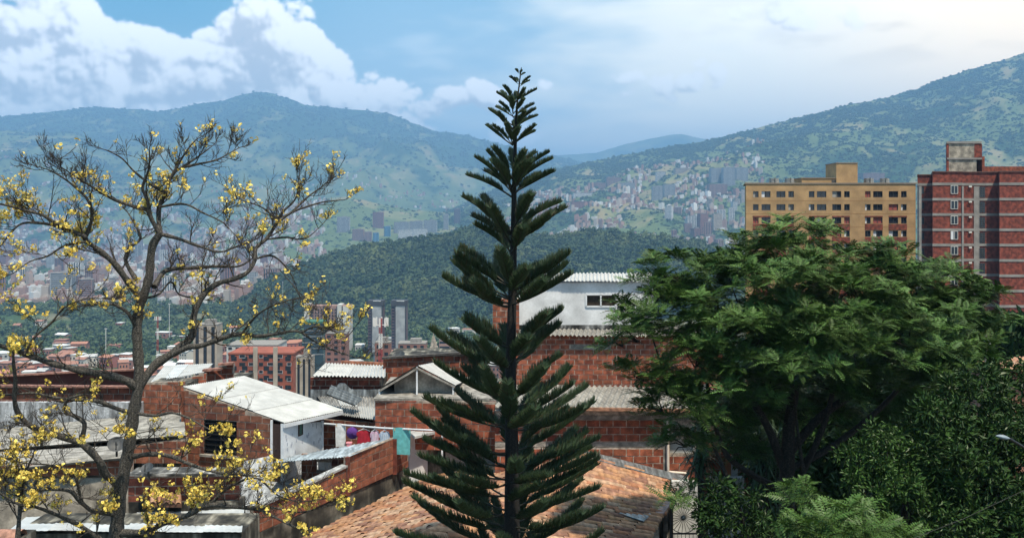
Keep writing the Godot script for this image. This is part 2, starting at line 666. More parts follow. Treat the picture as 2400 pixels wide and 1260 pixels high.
# a far tree: a trunkless lumpy crown of small rough faces
func crown_mesh(seed_: int, lumps: int, faces: int) -> ArrayMesh:
	var g := RandomNumberGenerator.new()
	g.seed = seed_
	var s := Shape.new()
	for k in lumps:
		var a := g.randf() * TAU
		var c := Vector3(cos(a), 0, sin(a)) * g.randf_range(0.0, 0.62) + Vector3.UP * g.randf_range(0.25, 0.85)
		var r := g.randf_range(0.28, 0.45)
		for f in faces:
			var dir := Vector3(g.randfn(), g.randfn() + 0.25, g.randfn()).normalized()
			var p := c + dir * r * g.randf_range(0.75, 1.1)
			var t := dir.cross(Vector3(g.randfn(), g.randfn(), g.randfn())).normalized()
			var b := dir.cross(t)
			dir = (dir + t * g.randf_range(-0.5, 0.5) + b * g.randf_range(-0.5, 0.5)).normalized()
			t = dir.cross(b).normalized()
			b = dir.cross(t)
			var w := r * g.randf_range(0.35, 0.6)
			s.quad(p - t * w, p + b * w * 0.8, p + t * w, p - b * w * 0.8)
	return s.mesh()


func make_far_woods() -> void:
	var crowns := [crown_mesh(1, 7, 16), crown_mesh(2, 6, 16), crown_mesh(3, 8, 14)]
	var m := leafy("far_leaves", 1, 1, 1, 0.25, 0.8)
	m.cull_mode = BaseMaterial3D.CULL_DISABLED
	var sets := [[[], []], [[], []], [[], []]]
	rng.seed = 77
	# the wooded hill
	var r: Dictionary = rises.wooded_hill
	var n := 0
	while n < 9000:
		var u := rr(485, 1990)
		var d := rr(1235, 1700)
		var y := rise_y(r, u, d)
		var x := (u - 1200.0) / F * d
		n += 1
		if y < -107.5:
			continue
		var k := rr(5.0, 8.5) + 6.0 * pow(rng.randf(), 4.0)
		var dark := noise_a.get_noise_2d(x * 1.5, d * 1.5)
		var c := Color(0.034, 0.060, 0.024).lerp(Color(0.080, 0.105, 0.040), smoothstep(-0.05, 0.5, dark + rr(-0.2, 0.2))) * rr(0.85, 1.12)
		var which := rng.randi() % 3
		sets[which][0].append(Transform3D(Basis(Vector3.UP, rr(0, TAU)).scaled(Vector3(k, k * rr(0.8, 1.25), k)), Vector3(x, y - 1.0, -d)))
		sets[which][1].append(c)
	wood_of("hill_woods", "dark green wood covering the rounded hill in mid valley", crowns, sets, m)
	# trees on the valley floor, in clumps between the houses
	sets = [[[], []], [[], []], [[], []]]
	for i in 10500:
		var d := rr(830, 1500) if i < 4800 else rr(1500, 4900)
		var u := rr(-150, 1250)
		var x := (u - 1200.0) / F * d
		var f := noise_a.get_noise_2d(x * 1.2 + 50.0, d * 1.2)
		if f < (-0.22 if d > 930.0 and d < 1500.0 else -0.05):
			continue
		var k := rr(4.5, 9.0) if d < 1500.0 else rr(6.0, 11.0)
		var c := Color(0.048, 0.080, 0.034).lerp(Color(0.105, 0.140, 0.05), rng.randf() * rng.randf()) * rr(0.75, 1.15)
		var which := rng.randi() % 3
		sets[which][0].append(Transform3D(Basis(Vector3.UP, rr(0, TAU)).scaled(Vector3(k, k * rr(0.75, 1.1), k)), Vector3(x, valley_y(x, d) - 0.6, -d)))
		sets[which][1].append(c)
	wood_of("valley_woods", "green trees growing in clumps on the valley floor", crowns, sets, m)
	# clumps on the mountain sides
	sets = [[[], []], [[], []], [[], []]]
	for i in 70000:
		var key := "mountain_slope" if i < 52000 else ("grassy_hill" if i < 55000 else ("near_ridge" if i < 60000 else "mountain_range"))
		var q: Dictionary = rises[key]
		var u := rr(maxf(q.x[0], -80.0), minf(q.x[-1], 2480.0))
		var t := sqrt(rng.randf()) if key == "mountain_range" else rng.randf()
		var d: float = lerpf(q.foot, q.crest, t)
		var x := (u - 1200.0) / F * d
		var y := rise_y(q, u, d)
		if y < land_y(u, d) - 2.0:
			continue
		var c := cover_colour(key, x, d, t)
		var open := smoothstep(0.045, 0.12, c.r)
		var thick := noise_a.get_noise_2d(x * 3.4 + 700.0, d * 2.2)
		if rng.randf() < open * 0.93 - maxf(0.0, thick - 0.05) * 2.6:
			continue
		var k := (5.0 + 11.0 * rng.randf() * rng.randf()) * (d / 4500.0) * (1.0 if t < 0.97 else 0.75)
		var which := rng.randi() % 3
		sets[which][0].append(Transform3D(Basis(Vector3.UP, rr(0, TAU)).scaled(Vector3(k * 1.2, k * rr(0.6, 1.0), k * 1.2)), Vector3(x, y - 2.0, -d)))
		sets[which][1].append(Color(0.030, 0.058, 0.026).lerp(Color(0.060, 0.092, 0.036), rng.randf()) * rr(0.8, 1.1))
	wood_of("mountain_woods", "scattered dark woods on the far mountain sides", crowns, sets, m)


func wood_of(called: String, label: String, crowns: Array, sets: Array, m: Material) -> void:
	var o := Node3D.new()
	o.name = called
	add_child(o)
	tag(o, label, "woods", "", "stuff")
	for k in 3:
		copies(o, "crowns", crowns[k], sets[k][0], sets[k][1], m)


# ---------------------------------------------------------------- walls, roofs
# a wall p0 -> p1 (bottom line) with openings [u0, u1, v0, v1]; it faces «out»; top heights may differ at the two ends
func wall_body(s: Shape, p0: Vector3, p1: Vector3, h0: float, h1: float, out: Vector3, thick: float, holes := []) -> void:
	var along := p1 - p0
	var length := Vector2(along.x, along.z).length()
	var cuts := [0.0, length]
	for h in holes:
		cuts.append(clampf(h[0], 0.0, length))
		cuts.append(clampf(h[1], 0.0, length))
	cuts.sort()
	var dir := Vector3(along.x, 0, along.z) / length
	for i in cuts.size() - 1:
		var ua: float = cuts[i]
		var ub: float = cuts[i + 1]
		if ub - ua < 0.001:
			continue
		var mid := (ua + ub) * 0.5
		var spans := [[0.0, -1.0]]
		var here := []
		for h in holes:
			if mid > h[0] and mid < h[1]:
				here.append(h)
		here.sort_custom(func(a, b): return a[2] < b[2])
		var low := 0.0
		spans = []
		for h in here:
			if h[2] > low + 0.001:
				spans.append([low, h[2]])
			low = h[3]
		spans.append([low, -1.0])
		for sp in spans:
			var ta: float = sp[1] if sp[1] >= 0.0 else lerpf(h0, h1, ua / length)
			var tb: float = sp[1] if sp[1] >= 0.0 else lerpf(h0, h1, ub / length)
			var a: Vector3 = p0 + dir * ua + Vector3.UP * sp[0]
			var b: Vector3 = p0 + dir * ub + Vector3.UP * sp[0]
			var a2 := p0 + dir * ua + Vector3.UP * ta
			var b2 := p0 + dir * ub + Vector3.UP * tb
			var k := -out * thick
			s.hexa(a, b, b + k, a + k, a2, b2, b2 + k, a2 + k)


var brick_box: ArrayMesh


func brick_mats(kind: String) -> Array:
	if not mats.has("bricks_" + kind):
		var list := []
		var base := {"red": [0.42, 0.118, 0.062], "orange": [0.39, 0.125, 0.066], "dark": [0.27, 0.068, 0.040], "brown": [0.35, 0.12, 0.066]}
		var c: Array = base[kind]
		for k in [[1.0, 1.0], [1.10, 1.05], [0.90, 0.95], [0.96, 1.08], [1.05, 0.94], [0.55, 0.8]]:
			list.append(paint("brick_%s_%d" % [kind, list.size()], c[0] * k[0], c[1] * k[0] * k[1], c[2] * k[0] * k[1], 0.92, "grime", 0.6))
		mats["bricks_" + kind] = list
	return mats["bricks_" + kind]


# a brick wall: a mortar body with its bricks standing proud, each a piece of its own
func brick_wall(parent: Node3D, p0: Vector3, p1: Vector3, h0: float, h1: float, out: Vector3, o := {}) -> MeshInstance3D:
	if brick_box == null:
		var bs := Shape.new()
		bs.box_at(Vector3.ZERO, Vector3.ONE)
		brick_box = bs.mesh()
	var bl: float = o.get("l", 0.385)
	var bh: float = o.get("h", 0.195)
	var gap: float = o.get("gap", 0.030)
	var holes: Array = o.get("holes", [])
	var kind: String = o.get("kind", "red")
	var limit: int = o.get("limit", 300)
	var thick: float = o.get("thick", 0.14)
	var s := Shape.new()
	wall_body(s, p0, p1, h0, h1, out, thick, holes)
	var w := part(parent, o.get("name", "wall"), s, paint("mortar_" + o.get("mortar", "grey"), 0.46 if not o.has("mortar") else 0.60, 0.37 if not o.has("mortar") else 0.51, 0.30 if not o.has("mortar") else 0.43, 0.95, "grime", 0.9))
	var along := p1 - p0
	var length := Vector2(along.x, along.z).length()
	var dir := Vector3(along.x, 0, along.z) / length
	var list := brick_mats(kind)
	var off := origin_of(w)
	var row := 0
	var v := 0.0
	var rest := Shape.new()
	var made := 0
	while v < maxf(h0, h1):
		var u := -bl * (0.5 if row % 2 else 0.0) - bl * 0.1
		while u < length:
			var ua := maxf(u, 0.0)
			var ub := minf(u + bl, length)
			u += bl + gap
			var pieces := [[ua, ub]]
			for h in holes:
				if v + bh * 0.5 > h[2] and v + bh * 0.5 < h[3]:
					var next := []
					for q in pieces:
						if q[1] <= h[0] or q[0] >= h[1]:
							next.append(q)
						else:
							if q[0] < h[0]:
								next.append([q[0], h[0]])
							if q[1] > h[1]:
								next.append([h[1], q[1]])
					pieces = next
			for q in pieces:
				if q[1] - q[0] < 0.05:
					continue
				var um: float = (q[0] + q[1]) * 0.5
				var top := minf(lerpf(h0, h1, q[0] / length), lerpf(h0, h1, q[1] / length))
				var hh := minf(bh, top - v)
				if hh < 0.05:
					continue
				var proud := rr(0.006, 0.016)
				var mid := p0 + dir * um + Vector3.UP * (v + hh * 0.5) + out * (proud - 0.04)
				var t := Transform3D(Basis(dir, Vector3.UP, out) * Basis(Vector3.FORWARD, rr(-0.006, 0.006)), mid)
				if made < limit:
					var b := MeshInstance3D.new()
					b.name = "brick"
					b.mesh = brick_box
					b.material_override = list[(rng.randi() % 5) if rng.randf() > 0.06 else 5]
					w.add_child(b, true)
					t.origin -= off
					b.transform = t * Transform3D(Basis.from_scale(Vector3(q[1] - q[0], hh, 0.08)), Vector3.ZERO)
				else:
					rest.box(t, Vector3(q[1] - q[0], hh, 0.08))
				made += 1
		v += bh + gap
		row += 1
	if rest.v.size():
		part(w, "brick_rest", rest, list[0], "stuff")
	return w


# corrugated sheets over the four corners a b (upper edge) and d c (lower edge); waves run from upper to lower edge
func sheet(s: Shape, a: Vector3, b: Vector3, c: Vector3, d: Vector3, waves: int, amp: float, seg := 4, sag := 0.0) -> void:
	var n := (b - a).cross(d - a).normalized()
	if n.y < 0.0:
		n = -n
	var nu := waves * 6
	for layer in 2:
		var pts := PackedVector3Array()
		for j in seg + 1:
			var v := float(j) / seg
			for i in nu + 1:
				var u := float(i) / nu
				var p := a.lerp(b, u).lerp(d.lerp(c, u), v)
				p += n * (amp * cos(TAU * u * waves) - (0.007 if layer == 1 else 0.0)) + Vector3.UP * sag * sin(PI * v) * sin(u * 9.0)
				pts.append(p)
		s.grid(nu, seg, pts, n if layer == 0 else -n)
	for i in nu:
		var u0 := float(i) / nu
		var u1 := float(i + 1) / nu
		var q0 := d.lerp(c, u0) + n * amp * cos(TAU * u0 * waves)
		var q1 := d.lerp(c, u1) + n * amp * cos(TAU * u1 * waves)
		s.quad(q0, q1, q1 - n * 0.007, q0 - n * 0.007)


func sheet_roof(parent: Node3D, a: Vector3, b: Vector3, c: Vector3, d: Vector3, rows: int, cols: int, waves: int, amp: float, m: Array, called := "roof", plain := false) -> Node3D:
	var roof := Node3D.new()
	roof.name = called
	parent.add_child(roof, true)
	var n := (b - a).cross(d - a).normalized()
	if n.y < 0.0:
		n = -n
	for j in rows:
		for i in cols:
			var s := Shape.new()
			var u0 := float(i) / cols
			var u1 := float(i + 1) / cols
			var v0 := float(j) / rows
			var v1 := float(j + 1) / rows + (0.035 if j < rows - 1 else 0.0) + (0.0 if plain else rr(-0.006, 0.006))
			var lift := n * (0.0 if plain else 0.012 * ((i + j) % 2) + rr(0.0, 0.008))
			var low := n * ((0.022 if plain else 0.014) if j < rows - 1 else 0.0)
			var top := a.lerp(b, u0).lerp(d.lerp(c, u0), v0) + lift
			var top2 := a.lerp(b, u1).lerp(d.lerp(c, u1), v0) + lift
			sheet(s, top, top2, a.lerp(b, u1).lerp(d.lerp(c, u1), v1) + lift + low, a.lerp(b, u0).lerp(d.lerp(c, u0), v1) + lift + low, waves, amp)
			part(roof, "sheet", s, m[j % m.size()] if plain else m[rng.randi() % m.size()])
	return roof


var tile_mesh: ArrayMesh


func barrel() -> ArrayMesh:
	if tile_mesh == null:
		var s := Shape.new()
		var pts := PackedVector3Array()
		var seg := 6
		for j in 2:
			for i in seg + 1:
				var a := PI * i / seg
				var r := 0.5 if j == 1 else 0.42
				pts.append(Vector3(-cos(a) * r, sin(a) * r * 0.85, j - 0.5))
		s.grid(seg, 1, pts, Vector3.UP if (pts[1] - pts[0]).cross(pts[seg + 1] - pts[0]).dot(Vector3(-1, 0.3, 0)) > 0.0 else Vector3.DOWN)
		# thickness shown at the lower end
		for i in seg:
			var p: Vector3 = pts[seg + 1 + i]
			var q: Vector3 = pts[seg + 2 + i]
			s.quad(q, p, Vector3(p.x * 0.8, p.y * 0.8, p.z), Vector3(q.x * 0.8, q.y * 0.8, q.z))
		tile_mesh = s.mesh()
	return tile_mesh


# clay barrel tiles; a -> b is the upper edge (ridge), d -> c the lower edge; tiles run from the upper to the lower edge
func tile_roof(parent: Node3D, a: Vector3, b: Vector3, c: Vector3, d: Vector3, columns: int, rows: int, limit: int, called := "tile_roof") -> void:
	var s := Shape.new()
	var n := (b - a).cross(d - a).normalized()
	if n.y < 0.0:
		n = -n
	var k := -n * 0.1
	s.hexa(a, b, c, d, a + k, b + k, c + k, d + k)
	var deck := part(parent, called, s, paint("tile_bed", 0.16, 0.075, 0.045, 1.0, "grime", 1.0))
	var list := []
	for q in [[0.64, 0.33, 0.18], [0.70, 0.40, 0.24], [0.58, 0.26, 0.14], [0.74, 0.48, 0.32], [0.54, 0.29, 0.19], [0.66, 0.35, 0.18], [0.38, 0.19, 0.13]]:
		list.append(paint("tile_%d" % list.size(), q[0], q[1], q[2], 0.9, "grime", 1.1))
	var spots := []
	var off := origin_of(deck)
	for j in rows:
		for i in columns:
			var u := (i + 0.5) / columns
			var v := (j + 0.5) / rows
			var p := a.lerp(b, u).lerp(d.lerp(c, u), v)
			var along := (d.lerp(c, u) - a.lerp(b, u))
			var across := (b - a).lerp(c - d, v) / columns
			var z := along.normalized()
			var y := z.cross(across).normalized()
			if y.y < 0.0:
				y = -y
			var x := y.cross(z).normalized()
			var bas := Basis(x, y, z) * Basis(Vector3.UP, rr(-0.05, 0.05)) * Basis(Vector3.RIGHT, 0.07 + rr(-0.02, 0.03))
			var w := across.length() * 0.86
			spots.append(Transform3D(bas * Basis.from_scale(Vector3(w, w * rr(0.8, 1.0), along.length() / rows * 1.16)), p + x * rr(-0.015, 0.015) + z * rr(-0.03, 0.03) - off + y * rr(0.0, 0.015)))
	spots.sort_custom(func(p, q): return (p.origin + off).distance_squared_to(Vector3(0, EYE, 0)) < (q.origin + off).distance_squared_to(Vector3(0, EYE, 0)))
	var more := []
	for i in spots.size():
		if i < limit:
			var o := MeshInstance3D.new()
			o.name = "tile"
			o.mesh = barrel()
			o.material_override = list[rng.randi() % list.size()]
			deck.add_child(o, true)
			o.transform = spots[i]
		else:
			more.append(spots[i])
	if more.size():
		var per := []
		for q in list.size():
			per.append([])
		for t in more:
			per[rng.randi() % list.size()].append(t)
		for q in list.size():
			if per[q].size():
				copies(deck, "tiles", barrel(), per[q], [], list[q])


func block(s: Shape, px0: float, px1: float, d: float, y0: float, y1: float, deep: float, lean := 0.0) -> void:
	var a := plan(px0, d, y0)
	var b := plan(px1, d, y0)
	var k := Vector3(deep * lean, 0, -deep)
	var up := Vector3.UP * (y1 - y0)
	s.hexa(a, b, b + k, a + k, a + up, b + up, b + k + up, a + k + up)


func yy(py: float, d: float) -> float:
	return EYE - (py - HZ) / F * d


func side_of(p0: Vector3, p1: Vector3) -> Vector3:
	var dir := Vector3(p1.x - p0.x, 0, p1.z - p0.z).normalized()
	var n := Vector3(-dir.z, 0, dir.x)
	# towards the street
	return n if n.dot(Vector3(0, 0, 0) - p0) > 0.0 else -n


# ---------------------------------------------------------------- the houses in front
func make_houses() -> void:
	rng.seed = 5
	var white_sheet := [paint("white_sheet", 0.50, 0.51, 0.51, 0.65, "clean", 0.5), paint("white_sheet_b", 0.48, 0.49, 0.49, 0.65, "clean", 0.7), paint("white_sheet_c", 0.53, 0.54, 0.535, 0.65, "clean", 0.6)]
	var grey_sheet := [paint("grey_sheet", 0.46, 0.44, 0.40, 0.85, "grime", 0.5), paint("grey_sheet_b", 0.40, 0.38, 0.345, 0.85, "grime", 0.5), paint("grey_sheet_c", 0.50, 0.48, 0.45, 0.85, "grime", 0.5)]
	var zinc := paint("zinc", 0.42, 0.46, 0.49, 0.5, "streak", 0.5, 0.35)
	var white := paint("white_paint", 0.72, 0.74, 0.77, 0.8, "clean", 0.35)
	var stucco := paint("stucco", 0.70, 0.71, 0.73, 0.9, "clean", 0.4)
	var concrete := paint("concrete", 0.42, 0.39, 0.35, 0.95, "grime", 0.6)
	var stained := paint("stained_concrete", 0.30, 0.28, 0.23, 0.95, "stain", 0.35)
	var beige := paint("beige_plaster", 0.50, 0.44, 0.37, 0.95, "grime", 0.3)
	var brown := paint("brown_wood", 0.035, 0.018, 0.013, 0.6)
	var black := paint("black_iron", 0.012, 0.012, 0.013, 0.5)
	var glass := paint("dark_glass", 0.012, 0.014, 0.017, 0.12)
	var pinkish := paint("pink_coping", 0.42, 0.20, 0.15, 0.8, "grime", 0.8)
	var maroon := paint("maroon_wall", 0.115, 0.030, 0.022, 0.85, "clean", 0.3)

	# --- the brick room under the white corrugated roof
	var p0 := plan(432, 32.1, 5.9)
	var p1 := plan(634, 31.15, 5.9)
	var out := side_of(p0, p1)
	var dir := (p1 - p0).normalized()
	var h := thing("brick_room", "small brick room under sloping white corrugated roof on the terrace", "house", p0)
	var wl := p0.distance_to(p1)
	var w0 := wl * (478.0 - 432.0) / 202.0
	var w1 := wl * (556.0 - 432.0) / 202.0
	var win_lo := yy(1069, 31.5) - 5.9
	var win_hi := yy(988, 31.5) - 5.9
	brick_wall(h, p0, p1, yy(909, 32.1) - 5.95, yy(979, 31.15) - 5.93, out, {"holes": [[w0, w1, win_lo, win_hi]], "kind": "brown"})
	var s := Shape.new()
	var a := p0 + dir * w0 + Vector3.UP * win_lo
	var ww := w1 - w0
	var wh := win_hi - win_lo
	for q in [[0.0, 0.0, ww, 0.0], [0.0, wh, ww, wh], [0.0, 0.0, 0.0, wh], [ww, 0.0, ww, wh], [ww * 0.5, 0.0, ww * 0.5, wh]]:
		s.bar(a + dir * q[0] + Vector3.UP * q[1] - out * 0.05, a + dir * q[2] + Vector3.UP * q[3] - out * 0.05, 0.05)
	var win := part(h, "window", s, black)
	s = Shape.new()
	s.box(Transform3D(Basis(dir, Vector3.UP, out), a + dir * ww * 0.5 + Vector3.UP * wh * 0.5 - out * 0.11), Vector3(ww, wh, 0.02))
	part(win, "pane", s, glass)
	for k in 6:
		s = Shape.new()
		var yb := wh * (k + 0.7) / 6.4
		s.bar(a + Vector3.UP * yb - out * 0.015, a + dir * ww + Vector3.UP * yb - out * 0.015, 0.022)
		part(win, "bar", s, black)
	s = Shape.new()
	s.bar(p0 + dir * (w0 - 0.1) + Vector3.UP * (win_lo - 0.04) + out * 0.03, p0 + dir * (w1 + 0.1) + Vector3.UP * (win_lo - 0.04) + out * 0.03, 0.16, 0.07)
	part(h, "sill", s, concrete)
	# posts, door, papered side wall
	var corner := plan(664, 31.02, 5.9)
	var back_corner := plan(755, 33.75, 5.9)
	s = Shape.new()
	s.bar(plan(636, 31.13, 5.9), plan(636, 31.13, yy(985, 31.1)), 0.07)
	part(h, "door_post", s, white)
	s = Shape.new()
	var dm := plan(651, 31.08, 0)
	s.box(Transform3D(Basis(dir, Vector3.UP, out), Vector3(dm.x, (5.9 + yy(994, 31.1)) * 0.5, dm.z) - out * 0.04), Vector3(0.37, yy(994, 31.1) - 5.9, 0.05))
	var door := part(h, "door", s, brown)
	for k in [[-0.08, 0.5], [0.08, 0.5], [-0.08, 1.25], [0.08, 1.25]]:
		s = Shape.new()
		s.box(Transform3D(Basis(dir, Vector3.UP, out), Vector3(dm.x, 5.9 + k[1], dm.z) + dir * k[0] - out * 0.012), Vector3(0.12, 0.55, 0.02))
		part(door, "panel", s, brown)
	var side := side_of(corner, back_corner)
	s = Shape.new()
	wall_body(s, corner, back_corner, yy(993, 31.0) - 5.9, yy(985, 33.75) - 5.95, side, 0.1)
	var sw := part(h, "side_wall", s, paint("side_white", 0.74, 0.76, 0.79, 0.7, "clean", 0.5))
	var sd := (back_corner - corner).normalized()
	for k in 34:
		s = Shape.new()
		var u := rr(0.12, 2.85)
		var v := rr(0.1, 1.5)
		s.box(Transform3D(Basis(sd, Vector3.UP, side), corner + sd * u + Vector3.UP * v + side * 0.004), Vector3(0.045, 0.10, 0.006))
		part(sw, "print_mark", s, paint("print_grey", 0.30, 0.32, 0.38, 0.8))
	s = Shape.new()
	s.bar(back_corner + Vector3.DOWN * 0.0, back_corner + Vector3.UP * (yy(985, 33.75) - 5.9), 0.08)
	part(h, "corner_post", s, white)
	var ra := at(425, 906, 32.25)
	var rb := at(570, 881, 35.4)
	var rc := at(803, 961, 34.2)
	var rd := at(665, 991, 31.0)
	sheet_roof(h, ra, rb, rc, rd, 3, 4, 8, 0.019, white_sheet, "roof", true)
	s = Shape.new()
	s.bar(rd + Vector3(0, -0.09, 0.02), rc + Vector3(0, -0.09, 0), 0.04, 0.11)
	part(h, "fascia", s, white)
	for k in 4:
		s = Shape.new()
		var t := (k + 0.5) / 4.0
		s.bar(ra.lerp(rb, t) + Vector3.DOWN * 0.09, rd.lerp(rc, t) + Vector3.DOWN * 0.09, 0.07)
		part(h, "rafter", s, paint("rafter_wood", 0.13, 0.08, 0.05, 0.9))
	s = Shape.new()
	wall_body(s, plan(432, 32.25, 5.9), plan(560, 35.2, 5.9), yy(909, 32.2) - 6.0, yy(886, 35.2) - 6.05, Vector3(-0.7, 0, 0.7).normalized() * -1.0, 0.12)
	wall_body(s, plan(566, 35.2, 5.9), plan(757, 33.9, 5.9), yy(888, 35.2) - 6.0, yy(975, 33.9) - 6.0, Vector3(0, 0, -1), 0.12)
	part(h, "rear_wall", s, brick_mats("brown")[2])
	# a small framed picture on the side wall
	var pc := corner.lerp(back_corner, 0.40) + Vector3.UP * (yy(1006, 32) - 5.9) + side * 0.03
	h = thing("framed_picture", "small dark framed green picture hung on the white side wall", "picture", pc)
	s = Shape.new()
	for q in [[-0.13, 0.0, 0.03, 0.40], [0.13, 0.0, 0.03, 0.40], [0.0, 0.2, 0.29, 0.03], [0.0, -0.2, 0.29, 0.03]]:
		s.box(Transform3D(Basis(sd, Vector3.UP, side), pc + sd * q[0] + Vector3.UP * q[1]), Vector3(q[2], q[3], 0.03))
	part(h, "frame", s, brown)
	s = Shape.new()
	s.box(Transform3D(Basis(sd, Vector3.UP, side), pc - side * 0.006), Vector3(0.23, 0.37, 0.01))
	part(h, "print", s, paint("picture_green", 0.05, 0.17, 0.13, 0.5, "grime", 4.0))

	# --- terrace house: parapet wall running away from the street, over a stained base
	var q0 := plan(596, 25.6, 5.0)
	var q1 := plan(815, 29.5, 5.0)
	var q2 := plan(925, 32.0, 5.0)
	var q3 := plan(958, 33.0, 5.0)
	h = thing("terrace_house", "terrace house with brick parapet over a black-stained concrete base", "house", q0)
	var po := side_of(q0, q3)
	if po.x < 0.0:
		po = -po
	s = Shape.new()
	wall_body(s, q0 + Vector3.DOWN * 5.0, q3 + Vector3.DOWN * 5.0, 5.95, 5.85, po, 0.22)
	part(h, "base_wall", s, stained)
	brick_wall(h, q0 + Vector3.UP * 0.96 - po * 0.03, q1 + Vector3.UP * 0.96 - po * 0.03, 0.62, 0.78, po, {"kind": "orange", "thick": 0.12})
	brick_wall(h, q1 + Vector3.UP * 0.93 - po * 0.03, q2 + Vector3.UP * 0.93 - po * 0.03, 1.10, 1.12, po, {"kind": "orange", "thick": 0.12})
	brick_wall(h, q2 + Vector3.UP * 0.89 - po * 0.03, q3 + Vector3.UP * 0.89 - po * 0.03, 0.82, 0.80, po, {"kind": "orange", "thick": 0.12})
	s = Shape.new()
	s.bar(q0 + Vector3.UP * 1.62 - po * 0.09, q1 + Vector3.UP * 1.78 - po * 0.09, 0.24, 0.06)
	part(h, "coping", s, paint("pale_coping", 0.55, 0.56, 0.56, 0.85, "grime", 0.9))
	s = Shape.new()
	s.bar(q2 + Vector3.UP * 1.75 - po * 0.09, q3 + Vector3.UP * 1.73 - po * 0.09, 0.26, 0.06)
	part(h, "coping", s, paint("pale_coping", 0.55, 0.56, 0.56, 0.85, "grime", 0.9))
	s = Shape.new()
	s.bar(q1 + Vector3.UP * 0.9 - po * 0.0, q1 + Vector3.UP * 2.04 - po * 0.0, 0.12)
	part(h, "pier", s, brick_mats("dark")[2])
	s = Shape.new()
	s.bar(q2 + Vector3.UP * 0.9 - po * 0.0, q2 + Vector3.UP * 2.04, 0.14)
	part(h, "pier", s, brick_mats("dark")[2])
	# terrace floor and the pale sheets lying on it
	s = Shape.new()
	s.hexa(plan(432, 32.2, 5.6), plan(596, 25.8, 5.6), plan(950, 33.2, 5.6), plan(600, 35.2, 5.6), plan(432, 32.2, 5.88), plan(596, 25.8, 5.88), plan(950, 33.2, 5.88), plan(600, 35.2, 5.88))
	part(h, "terrace_floor", s, paint("pale_floor", 0.52, 0.55, 0.58, 0.8, "grime", 0.5))
	s = Shape.new()
	s.hexa(plan(560, 26.4, 5.9), plan(632, 28.6, 5.9), plan(634, 30.9, 5.9), plan(570, 30.4, 5.9), plan(560, 26.4, 6.0), plan(632, 28.6, 6.0), plan(634, 30.9, 6.75), plan(570, 30.4, 6.7))
	part(h, "ramp", s, paint("ramp_white", 0.56, 0.58, 0.60, 0.85, "streak", 0.4))
	brick_wall(h, plan(706, 31.4, 5.9), plan(822, 31.2, 5.9), 0.78, 0.78, Vector3(0, 0, 1), {"kind": "brown", "name": "low_wall", "holes": [[0.48, 0.98, 0.28, 0.55]]})
	s = Shape.new()
	s.box_at(plan(764, 31.4, 6.32), Vector3(0.5, 0.30, 0.05))
	part(h, "vent_block", s, white)
	# the pale plastic roofing sheet that shelters the terrace door
	s = Shape.new()
	sheet(s, at(668, 1071, 31.6), at(945, 1021, 32.6), at(822, 1069, 29.55), at(641, 1083, 29.7), 26, 0.014, 6)
	single("plastic_roof_sheet", s, paint("plastic_sheet", 0.56, 0.66, 0.74, 0.45, "streak", 0.4), "long pale blue corrugated plastic sheet lying over the brick parapet", "roofing sheet")

	# --- washing pole with clothes
	var l0 := at(757, 992, 33.2)
	var l1 := at(1036, 1009, 31.4)
	s = Shape.new()
	s.tube(PackedVector3Array([l0, l0.lerp(l1, 0.5) + Vector3.DOWN * 0.03, l1]), PackedFloat32Array([0.028, 0.028, 0.028]), 8)
	h = thing("washing_pole", "long white washing pole spanning the terrace with clothes on it", "pole", l0)
	part(h, "rail", s, white)
	s = Shape.new()
	s.bar(l1, Vector3(l1.x, 6.3, l1.z), 0.05)
	part(h, "post", s, white)
	laundry(l0, l1, 800, 0.62, 24, 54, "white_cloth", "plain white cloth hanging from the washing pole", "cloth", Color(0.74, 0.75, 0.75), "flat")
	laundry(l0, l1, 829, 0.5, 26, 26, "purple_hat", "round purple frilled cap hanging from the washing pole", "hat", Color(0.10, 0.03, 0.22), "round")
	laundry(l0, l1, 856, 0.5, 33, 36, "red_top", "red sleeveless top on a hanger on the washing pole", "top", Color(0.42, 0.012, 0.03), "shirt")
	laundry(l0, l1, 882, 0.5, 21, 40, "pink_dress", "small pale pink striped dress on a hanger", "dress", Color(0.62, 0.40, 0.52), "shirt")
	laundry(l0, l1, 905, 0.5, 24, 36, "blue_shirt", "pale blue and white shirt on a hanger", "shirt", Color(0.42, 0.50, 0.62), "shirt")
	laundry(l0, l1, 945, 0.9, 41, 62, "teal_towel", "large teal towel draped over the washing pole", "towel", Color(0.13, 0.47, 0.50), "flat")
	s = Shape.new()
	s.box_at(at(818, 1042, 32.0), Vector3(0.14, 0.12, 0.14))
	s.box_at(at(818, 1037, 32.0), Vector3(0.18, 0.03, 0.18))
	single("pink_bucket", s, paint("pink_plastic", 0.62, 0.22, 0.24, 0.5), "little pink plastic pot standing on the terrace wall", "pot")

	# --- brick block behind the washing, with the open gabled loft on its roof
	p0 = plan(879, 33.4, 0.0)
	p1 = plan(1165, 33.0, 0.0)
	h = thing("loft_house", "brick house with open beige gabled loft on its flat roof", "house", p0)
	s = Shape.new()
	block(s, 880, 1165, 33.6, 0.0, 7.0, 4.5)
	part(h, "lower_wall", s, stained)
	brick_wall(h, p0 + Vector3.UP * 6.4, p1 + Vector3.UP * 6.4, yy(937, 33.4) - 6.4, yy(943, 33.0) - 6.4, Vector3(0, 0, 1), {"kind": "red"})
	s = Shape.new()
	block(s, 876, 1165, 33.3, yy(938, 33.4), yy(932, 33.4), 4.6)
	part(h, "roof_slab", s, concrete)
	# loft: beige gable wall, posts, two sloping zinc roofs
	s = Shape.new()
	var g0 := plan(924, 34.5, yy(936, 34.5))
	var g1 := plan(1062, 34.5, yy(936, 34.5))
